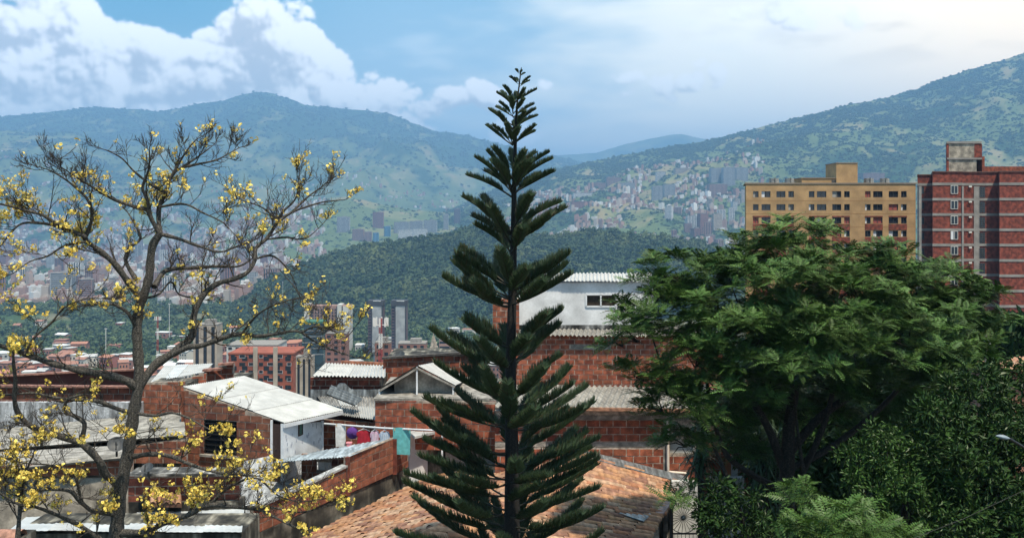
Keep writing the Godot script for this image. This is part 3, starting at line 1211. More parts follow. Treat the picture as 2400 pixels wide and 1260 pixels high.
	wall_body(s, g0, plan(980, 34.5, g0.y), 0.55, yy(864, 34.5) - g0.y, Vector3(0, 0, 1), 0.12)
	wall_body(s, plan(980, 34.5, g0.y), g1, yy(864, 34.5) - g0.y, 0.5, Vector3(0, 0, 1), 0.12)
	part(h, "gable_wall", s, beige)
	s = Shape.new()
	sheet(s, at(978, 857, 34.0), at(1025, 848, 38.0), at(905, 905, 38.2), at(888, 911, 34.0), 12, 0.02)
	part(h, "left_roof", s, paint("weathered_zinc", 0.30, 0.29, 0.27, 0.7, "streak", 0.5))
	s = Shape.new()
	sheet(s, at(978, 857, 34.0), at(1025, 848, 38.0), at(1098, 888, 38.0), at(1066, 903, 34.0), 12, 0.02)
	part(h, "right_roof", s, white_sheet[1])
	for q in [[977, 859], [889, 912], [1062, 902]]:
		s = Shape.new()
		var top := at(q[0], q[1], 34.05)
		s.bar(top, Vector3(top.x, yy(934, 33.6), top.z), 0.055)
		part(h, "post", s, white)
	for q in [[978, 858, 889, 911], [978, 858, 1066, 902]]:
		s = Shape.new()
		s.bar(at(q[0], q[1], 34.02) + Vector3.DOWN * 0.07, at(q[2], q[3], 34.02) + Vector3.DOWN * 0.07, 0.06)
		part(h, "rafter", s, concrete)
	# ladder-like frame in the loft
	h = thing("ladder", "pale wooden ladder leaning inside the open gabled loft", "ladder", at(1000, 934, 34.6))
	for q in [996, 1013]:
		s = Shape.new()
		s.bar(at(q, 934, 34.5), at(q + 1, 880, 34.9), 0.04)
		part(h, "rail", s, paint("pale_wood", 0.45, 0.40, 0.33, 0.9))
	for k in 4:
		s = Shape.new()
		s.bar(at(996, 925 - k * 14, 34.55), at(1014, 924 - k * 14, 34.55), 0.03)
		part(h, "rung", s, paint("pale_wood", 0.45, 0.40, 0.33, 0.9))
	s = Shape.new()
	s.box_at(at(1014, 937, 33.5) + Vector3.UP * 0.02, Vector3(0.16, 0.14, 0.14))
	s.box_at(at(1014, 932, 33.5) + Vector3.UP * 0.02, Vector3(0.2, 0.03, 0.18))
	single("white_bucket", s, white, "small white bucket on the slab edge below the loft", "bucket")

	# --- low house in between: white sheet roof, zinc wall, loose sheet on top
	h = thing("zinc_wall_house", "low house with ribbed white roof and grey zinc sheet wall", "house", plan(735, 38, 0))
	s = Shape.new()
	block(s, 728, 893, 38.2, 0.0, yy(888, 38.2), 4.0)
	part(h, "core_wall", s, stained)
	brick_wall(h, plan(727, 38, yy(944, 38)), plan(893, 38, yy(944, 38)), yy(884, 38) - yy(944, 38), yy(884, 38) - yy(944, 38), Vector3(0, 0, 1), {"kind": "dark"})
	s = Shape.new()
	var zp := PackedVector3Array()
	for j in 5:
		for i in 13:
			var u := i / 12.0
			var v := j / 4.0
			zp.append(at(727 + 163 * u, lerpf(898 + (8 if i > 4 and i < 7 else 14) * 1.0 - (9 if i == 5 or i == 6 else 0), 946, v), 37.75) + Vector3(0, 0, 0.035 * sin(u * 17.0 + v * 2.0) + 0.02 * sin(v * 9.0 + u * 40.0)))
	s.grid(12, 4, zp, Vector3(0, 0, 1))
	part(h, "zinc_cladding", s, zinc)
	sheet_roof(h, at(764, 851, 41.0), at(903, 857, 41.0), at(903, 884, 37.6), at(733, 881, 37.6), 1, 4, 5, 0.03, white_sheet)
	s = Shape.new()
	s.bar(at(800, 848, 41.1), at(903, 853, 41.1), 0.18, 0.12)
	part(h, "ridge_tiles", s, paint("ridge_clay", 0.42, 0.16, 0.09, 0.9, "grime", 1.0))
	s = Shape.new()
	sheet(s, at(775, 904, 35.8), at(764, 925, 35.0), at(830, 951, 34.6), at(849, 936, 35.2), 4, 0.045)
	single("loose_zinc_sheet", s, paint("zinc_sheet", 0.33, 0.35, 0.36, 0.45, "streak", 0.6, 0.5), "loose grey corrugated metal sheet lying across the white roofs", "roofing sheet")
	h = thing("patched_roof_house", "low house with patched white corrugated roof beside the washing", "house", plan(760, 35, 0))
	s = Shape.new()
	block(s, 758, 878, 35.3, 0.0, yy(985, 35.3), 1.8)
	part(h, "wall", s, brick_mats("dark")[2])
	sheet_roof(h, at(740, 927, 38.0), at(878, 930, 37.6), at(880, 984, 34.2), at(770, 968, 34.6), 2, 3, 7, 0.025, [white_sheet[0], white_sheet[1], paint("worn_sheet", 0.50, 0.49, 0.47, 0.7, "streak", 0.5)])
	brick_wall(h, plan(757, 34.6, yy(1056, 34.6)), plan(884, 34.4, yy(1056, 34.4)), yy(983, 34.6) - yy(1056, 34.6), yy(987, 34.4) - yy(1056, 34.4), Vector3(0, 0, 1), {"kind": "brown"})

	# --- the brick house at the back with a dark sloping coping
	h = thing("back_house", "plain brick house at the back with sloping dark roof edge", "house", plan(900, 40, 0))
	brick_wall(h, plan(898, 40, yy(925, 40)), plan(1078, 40, yy(925, 40)), yy(840, 40) - yy(925, 40), yy(829, 40) - yy(925, 40), Vector3(0, 0, 1), {"kind": "red"})
	brick_wall(h, plan(1078, 40, yy(925, 40)), plan(1142, 41.5, yy(925, 40)), yy(829, 40) - yy(925, 40), yy(838, 41.5) - yy(925, 40), side_of(plan(1078, 40, 0), plan(1142, 41.5, 0)), {"kind": "orange"})
	s = Shape.new()
	s.bar(at(895, 839, 39.95), at(1080, 827, 39.95), 0.22, 0.08)
	s.bar(at(1080, 827, 39.95), at(1144, 835, 41.5), 0.22, 0.08)
	part(h, "coping", s, paint("dark_coping", 0.10, 0.09, 0.085, 0.9, "grime", 1.0))
	s = Shape.new()
	block(s, 898, 1078, 40.2, 0.0, yy(845, 40.2), 4.0)
	part(h, "core_wall", s, stained)

	# --- white walled house between the terrace and the pine
	h = thing("white_walled_house", "narrow house with white side wall behind the pine's lower branches", "house", plan(958, 33, 0))
	s = Shape.new()
	wall_body(s, plan(959, 33.1, 0), plan(1052, 34.2, 0), 7.0, 7.15, side_of(plan(959, 33.1, 0), plan(1052, 34.2, 0)), 0.2)
	part(h, "white_wall", s, white)
	s = Shape.new()
	block(s, 1044, 1162, 33.4, 0.0, yy(1012, 33.4), 3.0)
	part(h, "grey_wall", s, paint("grey_plaster", 0.40, 0.385, 0.36, 0.95, "grime", 0.4))
	s = Shape.new()
	s.hexa(plan(972, 32.6, 6.9), plan(1050, 33.6, 6.95), plan(1050, 34.5, 7.0), plan(950, 33.6, 6.95), plan(972, 32.6, 6.98), plan(1050, 33.6, 7.03), plan(1050, 34.5, 7.08), plan(950, 33.6, 7.03))
	part(h, "roof_slab", s, white_sheet[1])

	# --- left: grey corrugated roofs
	h = thing("grey_roof_house", "low house with wide grey corrugated roof behind the flowering tree", "house", plan(100, 30, 0))
	sheet_roof(h, at(-150, 1022, 34.0), at(-80, 1062, 29.5), at(438, 1022, 29.6), at(428, 968, 34.4), 3, 3, 5, 0.035, grey_sheet)
	s = Shape.new()
	block(s, -90, 330, 29.8, 0.0, yy(1066, 29.8), 4.0)
	part(h, "core_wall", s, stained)
	brick_wall(h, plan(255, 29.65, yy(1085, 29.65)), plan(436, 29.65, yy(1085, 29.65)), yy(1052, 29.65) - yy(1085, 29.65), yy(1026, 29.65) - yy(1085, 29.65), Vector3(0, 0, 1), {"kind": "brown", "name": "gable_strip"})
	s = Shape.new()
	block(s, -90, 330, 34.4, 5.0, yy(943, 34.4), 0.25)
	part(h, "white_parapet", s, paint("streaky_white", 0.58, 0.60, 0.63, 0.85, "streak", 0.35))
	h = thing("plastered_house", "low house with beige plaster wall and grey corrugated roof, lower left", "house", plan(60, 26, 0))
	sheet_roof(h, at(-170, 1072, 29.5), at(-150, 1120, 26.5), at(305, 1075, 27.2), at(300, 1046, 29.0), 2, 3, 4, 0.035, grey_sheet)
	brick_wall(h, plan(-60, 27.0, yy(1120, 27.0)), plan(308, 27.4, yy(1120, 27.0)), yy(1096, 27.0) - yy(1120, 27.0), yy(1078, 27.4) - yy(1120, 27.0), Vector3(0, 0, 1), {"kind": "orange", "name": "brick_band"})
	s = Shape.new()
	wall_body(s, plan(-60, 27.05, 0.0), plan(312, 27.45, 0.0), yy(1121, 27.05), yy(1121, 27.4), Vector3(0, 0, 1), 0.3)
	part(h, "plaster_wall", s, beige)
	# brick strip house between them, lower middle
	h = thing("tiled_porch", "brick porch wall with a few clay tiles under the flowers", "house", plan(330, 25, 0))
	brick_wall(h, plan(300, 25.6, yy(1180, 25.6)), plan(560, 25.8, yy(1180, 25.6)), yy(1112, 25.6) - yy(1180, 25.6), yy(1118, 25.8) - yy(1180, 25.6), Vector3(0, 0, 1), {"kind": "dark"})
	s = Shape.new()
	block(s, 298, 562, 25.4, yy(1116, 25.4), yy(1110, 25.4), 0.7)
	part(h, "roof_slab", s, paint("pale_slab", 0.48, 0.47, 0.45, 0.9, "stain", 0.4))
	tile_roof(h, at(350, 1158, 25.5), at(425, 1160, 25.5), at(425, 1180, 24.8), at(350, 1178, 24.8), 5, 2, 60, "porch_roof")
	s = Shape.new()
	block(s, 300, 560, 25.55, 0.0, yy(1178, 25.5), 0.6)
	part(h, "lower_wall", s, stained)
	# pale metal roof at the bottom edge
	h = thing("pale_roof_house", "house with pale flat metal roof at the bottom edge below the flowers", "house", plan(300, 23, 0))
	sheet_roof(h, at(60, 1212, 24.6), at(572, 1193, 25.4), at(566, 1248, 22.6), at(20, 1243, 22.4), 1, 6, 6, 0.003, [white_sheet[0], paint("pale_zinc", 0.58, 0.61, 0.63, 0.55, "clean", 0.4)])
	s = Shape.new()
	block(s, 30, 566, 22.7, 0.0, yy(1250, 22.7), 1.6)
	part(h, "wall", s, stained)
	# the near tile at the lower left corner
	h = thing("ridge_tile", "single pale clay ridge tile jutting in at the bottom left corner", "tile", at(0, 1250, 16.0))
	s = Shape.new()
	var tp := PackedVector3Array()
	for j in 2:
		for i in 9:
			var t := PI * i / 8.0
			tp.append(at(-60 + 112 * j, 1262, 16.0) + Vector3(0, sin(t) * 0.15, cos(t) * 0.16))
	s.grid(8, 1, tp, Vector3(0, 0, 1))
	part(h, "barrel", s, paint("near_clay", 0.56, 0.29, 0.21, 0.85, "grime", 1.5))
	s = Shape.new()
	block(s, -200, 48, 15.9, 0.0, yy(1263, 15.9), 0.5)
	part(h, "gable_wall", s, stained)

	# --- long brick parapet with pink coping, behind the grey roof; brick house with stepped parapet
	h = thing("pink_coping_house", "brick house with long pink coping and maroon inner wall", "house", plan(100, 37, 0))
	brick_wall(h, plan(-60, 37, yy(950, 37)), plan(330, 37, yy(950, 37)), yy(906, 37) - yy(950, 37), yy(908, 37) - yy(950, 37), Vector3(0, 0, 1), {"kind": "red"})
	s = Shape.new()
	s.bar(at(-60, 903, 36.95), at(318, 906, 36.95), 0.3, 0.06)
	part(h, "coping", s, pinkish)
	s = Shape.new()
	wall_body(s, plan(-60, 41, 6.0), plan(330, 41, 6.0), yy(886, 41) - 6.0, yy(866, 41) - 6.0, Vector3(0, 0, 1), 0.2)
	part(h, "inner_wall", s, maroon)
	s = Shape.new()
	s.bar(at(-60, 884, 40.9), at(160, 872, 40.9), 0.3, 0.06)
	s.bar(at(160, 872, 40.9), at(332, 865, 40.9), 0.3, 0.06)
	part(h, "rear_coping", s, pinkish)
	s = Shape.new()
	block(s, -60, 330, 37.3, 0.0, 6.9, 4.0)
	part(h, "core_wall", s, stained)
	h = thing("stepped_house", "brick house with stepped parapet beside the white roofed room", "house", plan(330, 34.6, 0))
	brick_wall(h, plan(328, 34.8, yy(1004, 34.8)), plan(432, 34.6, yy(1004, 34.8)), yy(898, 34.8) - yy(1004, 34.8), yy(893, 34.6) - yy(1004, 34.8), Vector3(0, 0, 1), {"kind": "orange"})
	brick_wall(h, plan(425, 36.6, yy(920, 36.6)), plan(482, 37.0, yy(920, 36.6)), yy(890, 36.6) - yy(920, 36.6), yy(874, 37.0) - yy(920, 36.6), Vector3(0, 0, 1), {"kind": "red", "name": "step_wall"})
	brick_wall(h, plan(480, 37.4, yy(920, 37.4)), plan(546, 37.8, yy(920, 37.4)), yy(866, 37.4) - yy(920, 37.4), yy(853, 37.8) - yy(920, 37.4), Vector3(0, 0, 1), {"kind": "red", "name": "step_wall"})
	s = Shape.new()
	s.bar(at(476, 867, 37.3), at(518, 864, 37.3), 0.3, 0.08)
	s.bar(at(513, 853, 37.6), at(548, 851, 37.6), 0.3, 0.08)
	part(h, "coping", s, pinkish)
	sheet_roof(h, at(386, 856, 41.0), at(500, 852, 41.0), at(478, 872, 37.6), at(352, 896, 36.4), 1, 4, 6, 0.01, [white_sheet[0], paint("pale_zinc", 0.58, 0.61, 0.63, 0.55, "clean", 0.4)])
	s = Shape.new()
	block(s, 330, 425, 35.0, 0.0, yy(906, 35.0), 2.0)
	block(s, 425, 546, 38.0, 0.0, yy(900, 38.0), 3.0)
	part(h, "core_wall", s, stained)
	# satellite dishes
	dish(at(272, 1042, 26.6), 0.23, "dark satellite dish on the grey corrugated roof", Vector3(0.25, 0.55, 0.8))
	dish(at(345, 1098, 25.2), 0.17, "small grey satellite dish on the porch slab by the trunk", Vector3(-0.2, 0.8, 0.6))
	dish(at(934, 836, 40.5), 0.3, "dark satellite dish behind the sloping brick coping", Vector3(-0.3, 0.75, 0.55))

	# --- the tall house right of the pine
	h = thing("tall_brick_house", "tall brick house with white top storey and two corrugated lean-to roofs", "house", plan(1400, 31, 0))
	var d0 := 31.0
	var lo := yy(1135, d0)
	var wleft := plan(1160, d0, lo)
	var wright := plan(1632, d0, lo)
	var wx := func(px: float) -> float: return (px - 1160.0) / F * d0
	var wy := func(py: float) -> float: return yy(py, d0) - lo
	brick_wall(h, wleft, wright, wy.call(962), wy.call(966), Vector3(0, 0, 1), {"kind": "red", "mortar": "pale", "limit": 300, "holes": [
		[wx.call(1100), wx.call(1700), wy.call(984), wy.call(973)], [wx.call(1100), wx.call(1700), wy.call(1047), wy.call(1036)],
		[wx.call(1555), wx.call(1566), -1.0, wy.call(984)], [wx.call(1290), wx.call(1300), wy.call(1110), wy.call(1047)], [wx.call(1570), wx.call(1630), wy.call(1063), wy.call(984)]]})
	s = Shape.new()
	block(s, 1160, 1632, d0 - 0.01, yy(983.5, d0), yy(973.5, d0), 0.16)
	part(h, "beam", s, concrete)
	s = Shape.new()
	block(s, 1160, 1554.5, d0 - 0.01, yy(1046.5, d0), yy(1036.5, d0), 0.16)
	part(h, "beam", s, concrete)
	s = Shape.new()
	block(s, 1555, 1566, d0 - 0.02, lo - 3.0, yy(984, d0), 0.16)
	part(h, "column", s, concrete)
	s = Shape.new()
	block(s, 1291, 1299, d0 - 0.012, yy(1110, d0), yy(1047, d0), 0.16)
	part(h, "column", s, concrete)
	s = Shape.new()
	block(s, 1570, 1630, d0 + 0.04, yy(1062, d0), yy(985, d0), 0.05)
	part(h, "plaster_panel", s, paint("pale_panel", 0.46, 0.47, 0.46, 0.9, "clean", 0.5))
	s = Shape.new()
	block(s, 1160, 1632, d0 + 0.2, 0.0, yy(968, d0), 3.4)
	part(h, "core_wall", s, stained)
	s = Shape.new()
	var pipe := PackedVector3Array([at(1566, 985, 30.9), at(1566, 1103, 30.9), at(1569, 1106, 30.9), at(1607, 1109, 30.9), at(1610, 1112, 30.9), at(1610, 1150, 30.9)])
	s.tube(pipe, PackedFloat32Array([0.045, 0.045, 0.045, 0.045, 0.045, 0.045]), 8)
	part(h, "drain_pipe", s, paint("pipe_cream", 0.62, 0.55, 0.48, 0.6))
	sheet_roof(h, at(1210, 903, 34.7), at(1650, 907, 34.7), at(1648, 960, 30.6), at(1160, 953, 30.6), 1, 6, 6, 0.035, grey_sheet, "lean_to_roof")
	s = Shape.new()
	s.bar(at(1300, 957, 30.55), at(1650, 962, 30.55), 0.1, 0.1)
	part(h, "eave_mortar", s, paint("eave_clay", 0.48, 0.25, 0.16, 0.95, "grime", 1.0))
	s = Shape.new()
	s.bar(at(1648, 962, 30.5), at(1652, 906, 34.8), 0.12, 0.16)
	part(h, "verge", s, white)
	# upper brick wall
	var d1 := 34.9
	var lo1 := yy(912, d1)
	brick_wall(h, plan(1205, d1, lo1), plan(1695, d1, lo1), yy(785, d1) - lo1, yy(787, d1) - lo1, Vector3(0, 0, 1), {"l": 0.305, "h": 0.15, "gap": 0.026, "kind": "red", "mortar": "pale", "limit": 300, "name": "upper_wall",
		"holes": [[(1338.0 - 1205.0) / F * d1, (1432.0 - 1205.0) / F * d1, yy(818, d1) - lo1, yy(806, d1) - lo1]]})
	s = Shape.new()
	block(s, 1338, 1432, d1 - 0.01, yy(818, d1), yy(806, d1), 0.15)
	part(h, "lintel", s, concrete)
	s = Shape.new()
	block(s, 1205, 1695, d1 + 0.2, 0.0, yy(790, d1), 4.0)
	part(h, "upper_core", s, stained)
	sheet_roof(h, at(1215, 769, 36.4), at(1560, 771, 36.4), at(1560, 788, 34.6), at(1205, 786, 34.6), 1, 5, 7, 0.03, grey_sheet, "upper_lean_to")
	# white storey
	var d2 := 36.2
	var lo2 := yy(775, d2)
	var h2 := yy(660, d2) - lo2
	var sx := func(px: float) -> float: return (px - 1217.0) / F * d2
	s = Shape.new()
	wall_body(s, plan(1217, d2, lo2), plan(1532, d2, lo2), h2 - 0.05, h2, Vector3(0, 0, 1), 0.25, [[sx.call(1374), sx.call(1443), yy(718, d2) - lo2, yy(690, d2) - lo2]])
	part(h, "white_wall", s, stucco)
	s = Shape.new()
	block(s, 1217, 1532, d2 - 0.02, yy(772, d2), yy(761, d2), 0.1)
	part(h, "skirting", s, paint("grey_skirt", 0.36, 0.36, 0.36, 0.95, "stain", 0.5))
	s = Shape.new()
	for q in [[1374, 690, 1443, 690], [1374, 718, 1443, 718], [1374, 690, 1374, 718], [1443, 690, 1443, 718], [1408.5, 690, 1408.5, 718]]:
		s.bar(at(q[0], q[1], d2 - 0.01), at(q[2], q[3], d2 - 0.01), 0.055)
	win = part(h, "window", s, white)
	for q in [1391, 1426]:
		s = Shape.new()
		s.box_at(at(q, 704, d2 + 0.08), Vector3(0.5, 0.42, 0.02))
		part(win, "pane", s, paint("brown_blind", 0.065, 0.045, 0.033, 0.35, "streak", 3.0))
	s = Shape.new()
	block(s, 1217, 1532, d2 + 0.3, 5.0, yy(668, d2), 3.0)
	part(h, "white_core", s, white)
	sheet_roof(h, at(1225, 640, 39.0), at(1528, 640, 39.0), at(1534, 660, 36.02), at(1215, 657, 36.02), 1, 6, 6, 0.03, white_sheet, "top_roof")
	brick_wall(h, plan(1155, 35.2, yy(785, 35.2)), plan(1217, 35.2, yy(785, 35.2)), yy(700, 35.2) - yy(785, 35.2), yy(700, 35.2) - yy(785, 35.2), Vector3(0, 0, 1), {"l": 0.30, "h": 0.19, "kind": "orange", "mortar": "pale", "name": "chimney_wall", "thick": 0.4})
	# clay tile roof in front of it, its flashing and skylight strip
	h = thing("tile_roof_house", "house with weathered orange clay tile roof at the bottom middle", "house", plan(1150, 27, 0))
	var r_far := at(1378, 1070, 30.9)
	var r_near := at(985, 1262, 23.0)
	tile_roof(h, r_near, r_far, at(1603, 1130, 30.4), at(1500, 1290, 25.2), 25, 10, 300, "right_pitch")
	tile_roof(h, r_near, r_far, at(1010, 1118, 33.9), at(640, 1300, 25.9), 27, 14, 0, "left_pitch")
	s = Shape.new()
	s.hexa(at(1372, 1066, 30.95), at(1608, 1126, 30.6), at(1603, 1134, 30.2), at(1366, 1073, 30.6), at(1372, 1064, 30.98) + Vector3.UP * 0.12, at(1608, 1124, 30.62) + Vector3.UP * 0.12, at(1603, 1134, 30.2) + Vector3.UP * 0.05, at(1366, 1073, 30.6) + Vector3.UP * 0.05)
	part(h, "flashing", s, paint("bright_zinc", 0.50, 0.56, 0.61, 0.35, "streak", 0.6, 0.5))
	# ridge tiles
	var ridge := Node3D.new()
	ridge.name = "ridge"
	h.add_child(ridge)
	var rdir := (r_far - r_near).normalized()
	for k in 24:
		var o := MeshInstance3D.new()
		o.name = "ridge_tile"
		o.mesh = barrel()
		o.material_override = mats["tile_%d" % (k % 6)]
		ridge.add_child(o, true)
		var rx := Vector3.UP.cross(rdir).normalized()
		o.transform = Transform3D(Basis(rx, rdir.cross(rx), rdir) * Basis(Vector3.RIGHT, 0.05) * Basis.from_scale(Vector3(0.30, 0.26, 0.46)), r_near.lerp(r_far, (k + 0.5) / 24.0) + Vector3.UP * 0.03 - origin_of(h))
	s = Shape.new()
	sheet(s, at(1418, 1190, 28.0), at(1400, 1204, 27.2), at(1508, 1240, 26.6), at(1526, 1222, 27.4), 7, 0.02)
	for i in s.v.size():
		s.v[i] += Vector3.UP * 0.2
	part(h, "skylight_strip", s, paint("bright_zinc", 0.50, 0.56, 0.61, 0.35, "streak", 0.6, 0.5))
	s = Shape.new()
	s.hexa(at(1606, 1130, 30.2), at(1588, 1130, 30.3), at(1536, 1205, 27.6), at(1556, 1208, 27.6), at(1606, 1126, 30.2), at(1588, 1126, 30.3), at(1536, 1200, 27.6), at(1556, 1203, 27.6))
	part(h, "eave_board", s, paint("pink_board", 0.55, 0.40, 0.38, 0.8, "grime", 1.0))
	s = Shape.new()
	block(s, 1000, 1530, 26.8, 0.0, 5.0, 3.4)
	block(s, 1500, 1545, 27.2, 0.0, yy(1235, 27.2), 2.0)
	part(h, "wall", s, concrete)
	# gate with a fan of iron bars in a white wall
	h = thing("iron_gate", "black wrought iron gate with radiating bars before a white wall", "gate", plan(1610, 28.5, 0))
	s = Shape.new()
	block(s, 1575, 1645, 29.6, 0.0, yy(1128, 29.6), 0.2)
	part(h, "white_wall", s, paint("gate_white", 0.60, 0.60, 0.58, 0.9, "clean", 0.6))
	var hub := at(1602, 1213, 28.6)
	for k in 22:
		s = Shape.new()
		var t := TAU * k / 22.0 + 0.05
		s.bar(hub + Vector3(cos(t), sin(t), 0) * 0.05, hub + Vector3(cos(t), sin(t), 0) * 0.44, 0.014)
		part(h, "bar", s, black)
	s = Shape.new()
	var ring := PackedVector3Array()
	for k in 33:
		ring.append(hub + Vector3(cos(TAU * k / 32.0), sin(TAU * k / 32.0), 0) * 0.44)
	var rad := PackedFloat32Array()
	rad.resize(33)
	rad.fill(0.012)
	s.tube(ring, rad, 6, false)
	part(h, "ring", s, black)
	s = Shape.new()
	s.tube(PackedVector3Array([hub + Vector3(0, 0, -0.02), hub + Vector3(0, 0, 0.02)]), PackedFloat32Array([0.06, 0.06]), 12)
	part(h, "hub", s, concrete)
	s = Shape.new()
	s.bar(at(1574, 1165, 28.6), at(1574, 1300, 28.6), 0.09)
	part(h, "post", s, black)
	s = Shape.new()
	s.bar(at(1572, 1250, 28.6), at(1640, 1250, 28.6), 0.04)
	part(h, "rail", s, black)
	for k in 7:
		s = Shape.new()
		s.bar(at(1580 + k * 9, 1250, 28.6), at(1580 + k * 9, 1300, 28.6), 0.014)
		part(h, "bar", s, black)

	# --- brick house half hidden behind the drooping plants
	h = thing("hidden_house", "brick house with orange and white corner columns behind the spiky plants", "house", plan(1700, 33, 0))
	brick_wall(h, plan(1648, 33.0, 2.0), plan(1765, 33.0, 2.0), yy(945, 33.0) - 2.0, yy(945, 33.0) - 2.0, Vector3(0, 0, 1), {"kind": "orange", "limit": 140})
	s = Shape.new()
	block(s, 1702, 1714, 32.9, 2.0, yy(960, 32.9), 0.12)
	part(h, "orange_column", s, paint("orange_paint", 0.55, 0.22, 0.11, 0.8, "clean", 0.6))
	s = Shape.new()
	block(s, 1715, 1730, 32.9, 2.0, yy(955, 32.9), 0.12)
	part(h, "white_column", s, white)
	s = Shape.new()
	block(s, 1636, 1660, 32.6, 2.0, yy(1085, 32.6), 0.3)
	part(h, "pink_column", s, paint("salmon_paint", 0.50, 0.24, 0.16, 0.8, "grime", 0.8))
	s = Shape.new()
	block(s, 1660, 1745, 32.5, 0.0, yy(1120, 32.5), 0.3)
	part(h, "white_wall", s, white)
	s = Shape.new()
	block(s, 1648, 1765, 33.3, 0.0, yy(950, 33.3), 3.0)
	part(h, "core_wall", s, stained)
	sheet_roof(h, at(1655, 908, 35.5), at(1745, 905, 35.5), at(1740, 938, 32.6), at(1650, 942, 32.6), 1, 2, 6, 0.04, white_sheet)
	# tiled roof at the right edge and the box on its pole
	h = thing("edge_house", "small house with clay tile roof at the right edge of the view", "house", plan(2380, 45, 0))
	tile_roof(h, at(2375, 840, 48.0), at(2520, 835, 48.0), at(2500, 882, 44.0), at(2340, 862, 44.0), 14, 8, 120, "roof")
	s = Shape.new()
	block(s, 2348, 2520, 44.4, -2.0, yy(868, 44.4), 3.2)
	part(h, "wall", s, paint("salmon_wall", 0.42, 0.20, 0.13, 0.9, "grime", 0.6))
	h = thing("utility_pole", "slim grey pole carrying a white box beside the tree crown", "pole", plan(2312, 46, 0))
	s = Shape.new()
	s.bar(plan(2312, 46, -2.0), at(2312, 783, 46), 0.1)
	part(h, "pole", s, concrete)
	s = Shape.new()
	s.box_at(at(2314, 803, 45.9), Vector3(0.26, 0.24, 0.2))
	part(h, "meter_box", s, white)
	h = thing("street_lamp", "grey street lamp head poking out of the dark foliage", "street lamp", plan(2380, 19, 0))
	s = Shape.new()
	var lamp := at(2352, 1024, 19.0)
	var lp := PackedVector3Array()
	for j in 7:
		for i in 13:
			var t := TAU * i / 12.0
			var q := sin(PI * (j + 0.15) / 6.4)
			lp.append(lamp + Vector3((j - 3) * 0.047, cos(t) * 0.045 * q + 0.018 * (3 - j) * 0.5, sin(t) * 0.075 * q))
	s.grid(12, 6, lp, Vector3(0, 1, 0))
	part(h, "lamp_head", s, paint("lamp_grey", 0.17, 0.21, 0.25, 0.5))
	s = Shape.new()
	s.tube(PackedVector3Array([lamp + Vector3(0.12, -0.03, 0), lamp + Vector3(0.6, -0.3, -0.2), lamp + Vector3(0.75, -0.8, -0.3), Vector3(lamp.x + 0.8, 0, lamp.z - 0.3)]), PackedFloat32Array([0.03, 0.03, 0.04, 0.07]), 8)
	part(h, "arm", s, black)
	# the low white wall among the trees
	s = Shape.new()
	block(s, 1745, 1900, 29.5, 0.0, yy(1175, 29.5), 0.25)
	single("garden_wall", s, paint("dull_white", 0.45, 0.44, 0.41, 0.9, "stain", 0.4), "low pale garden wall glimpsed below the hanging plants", "wall")


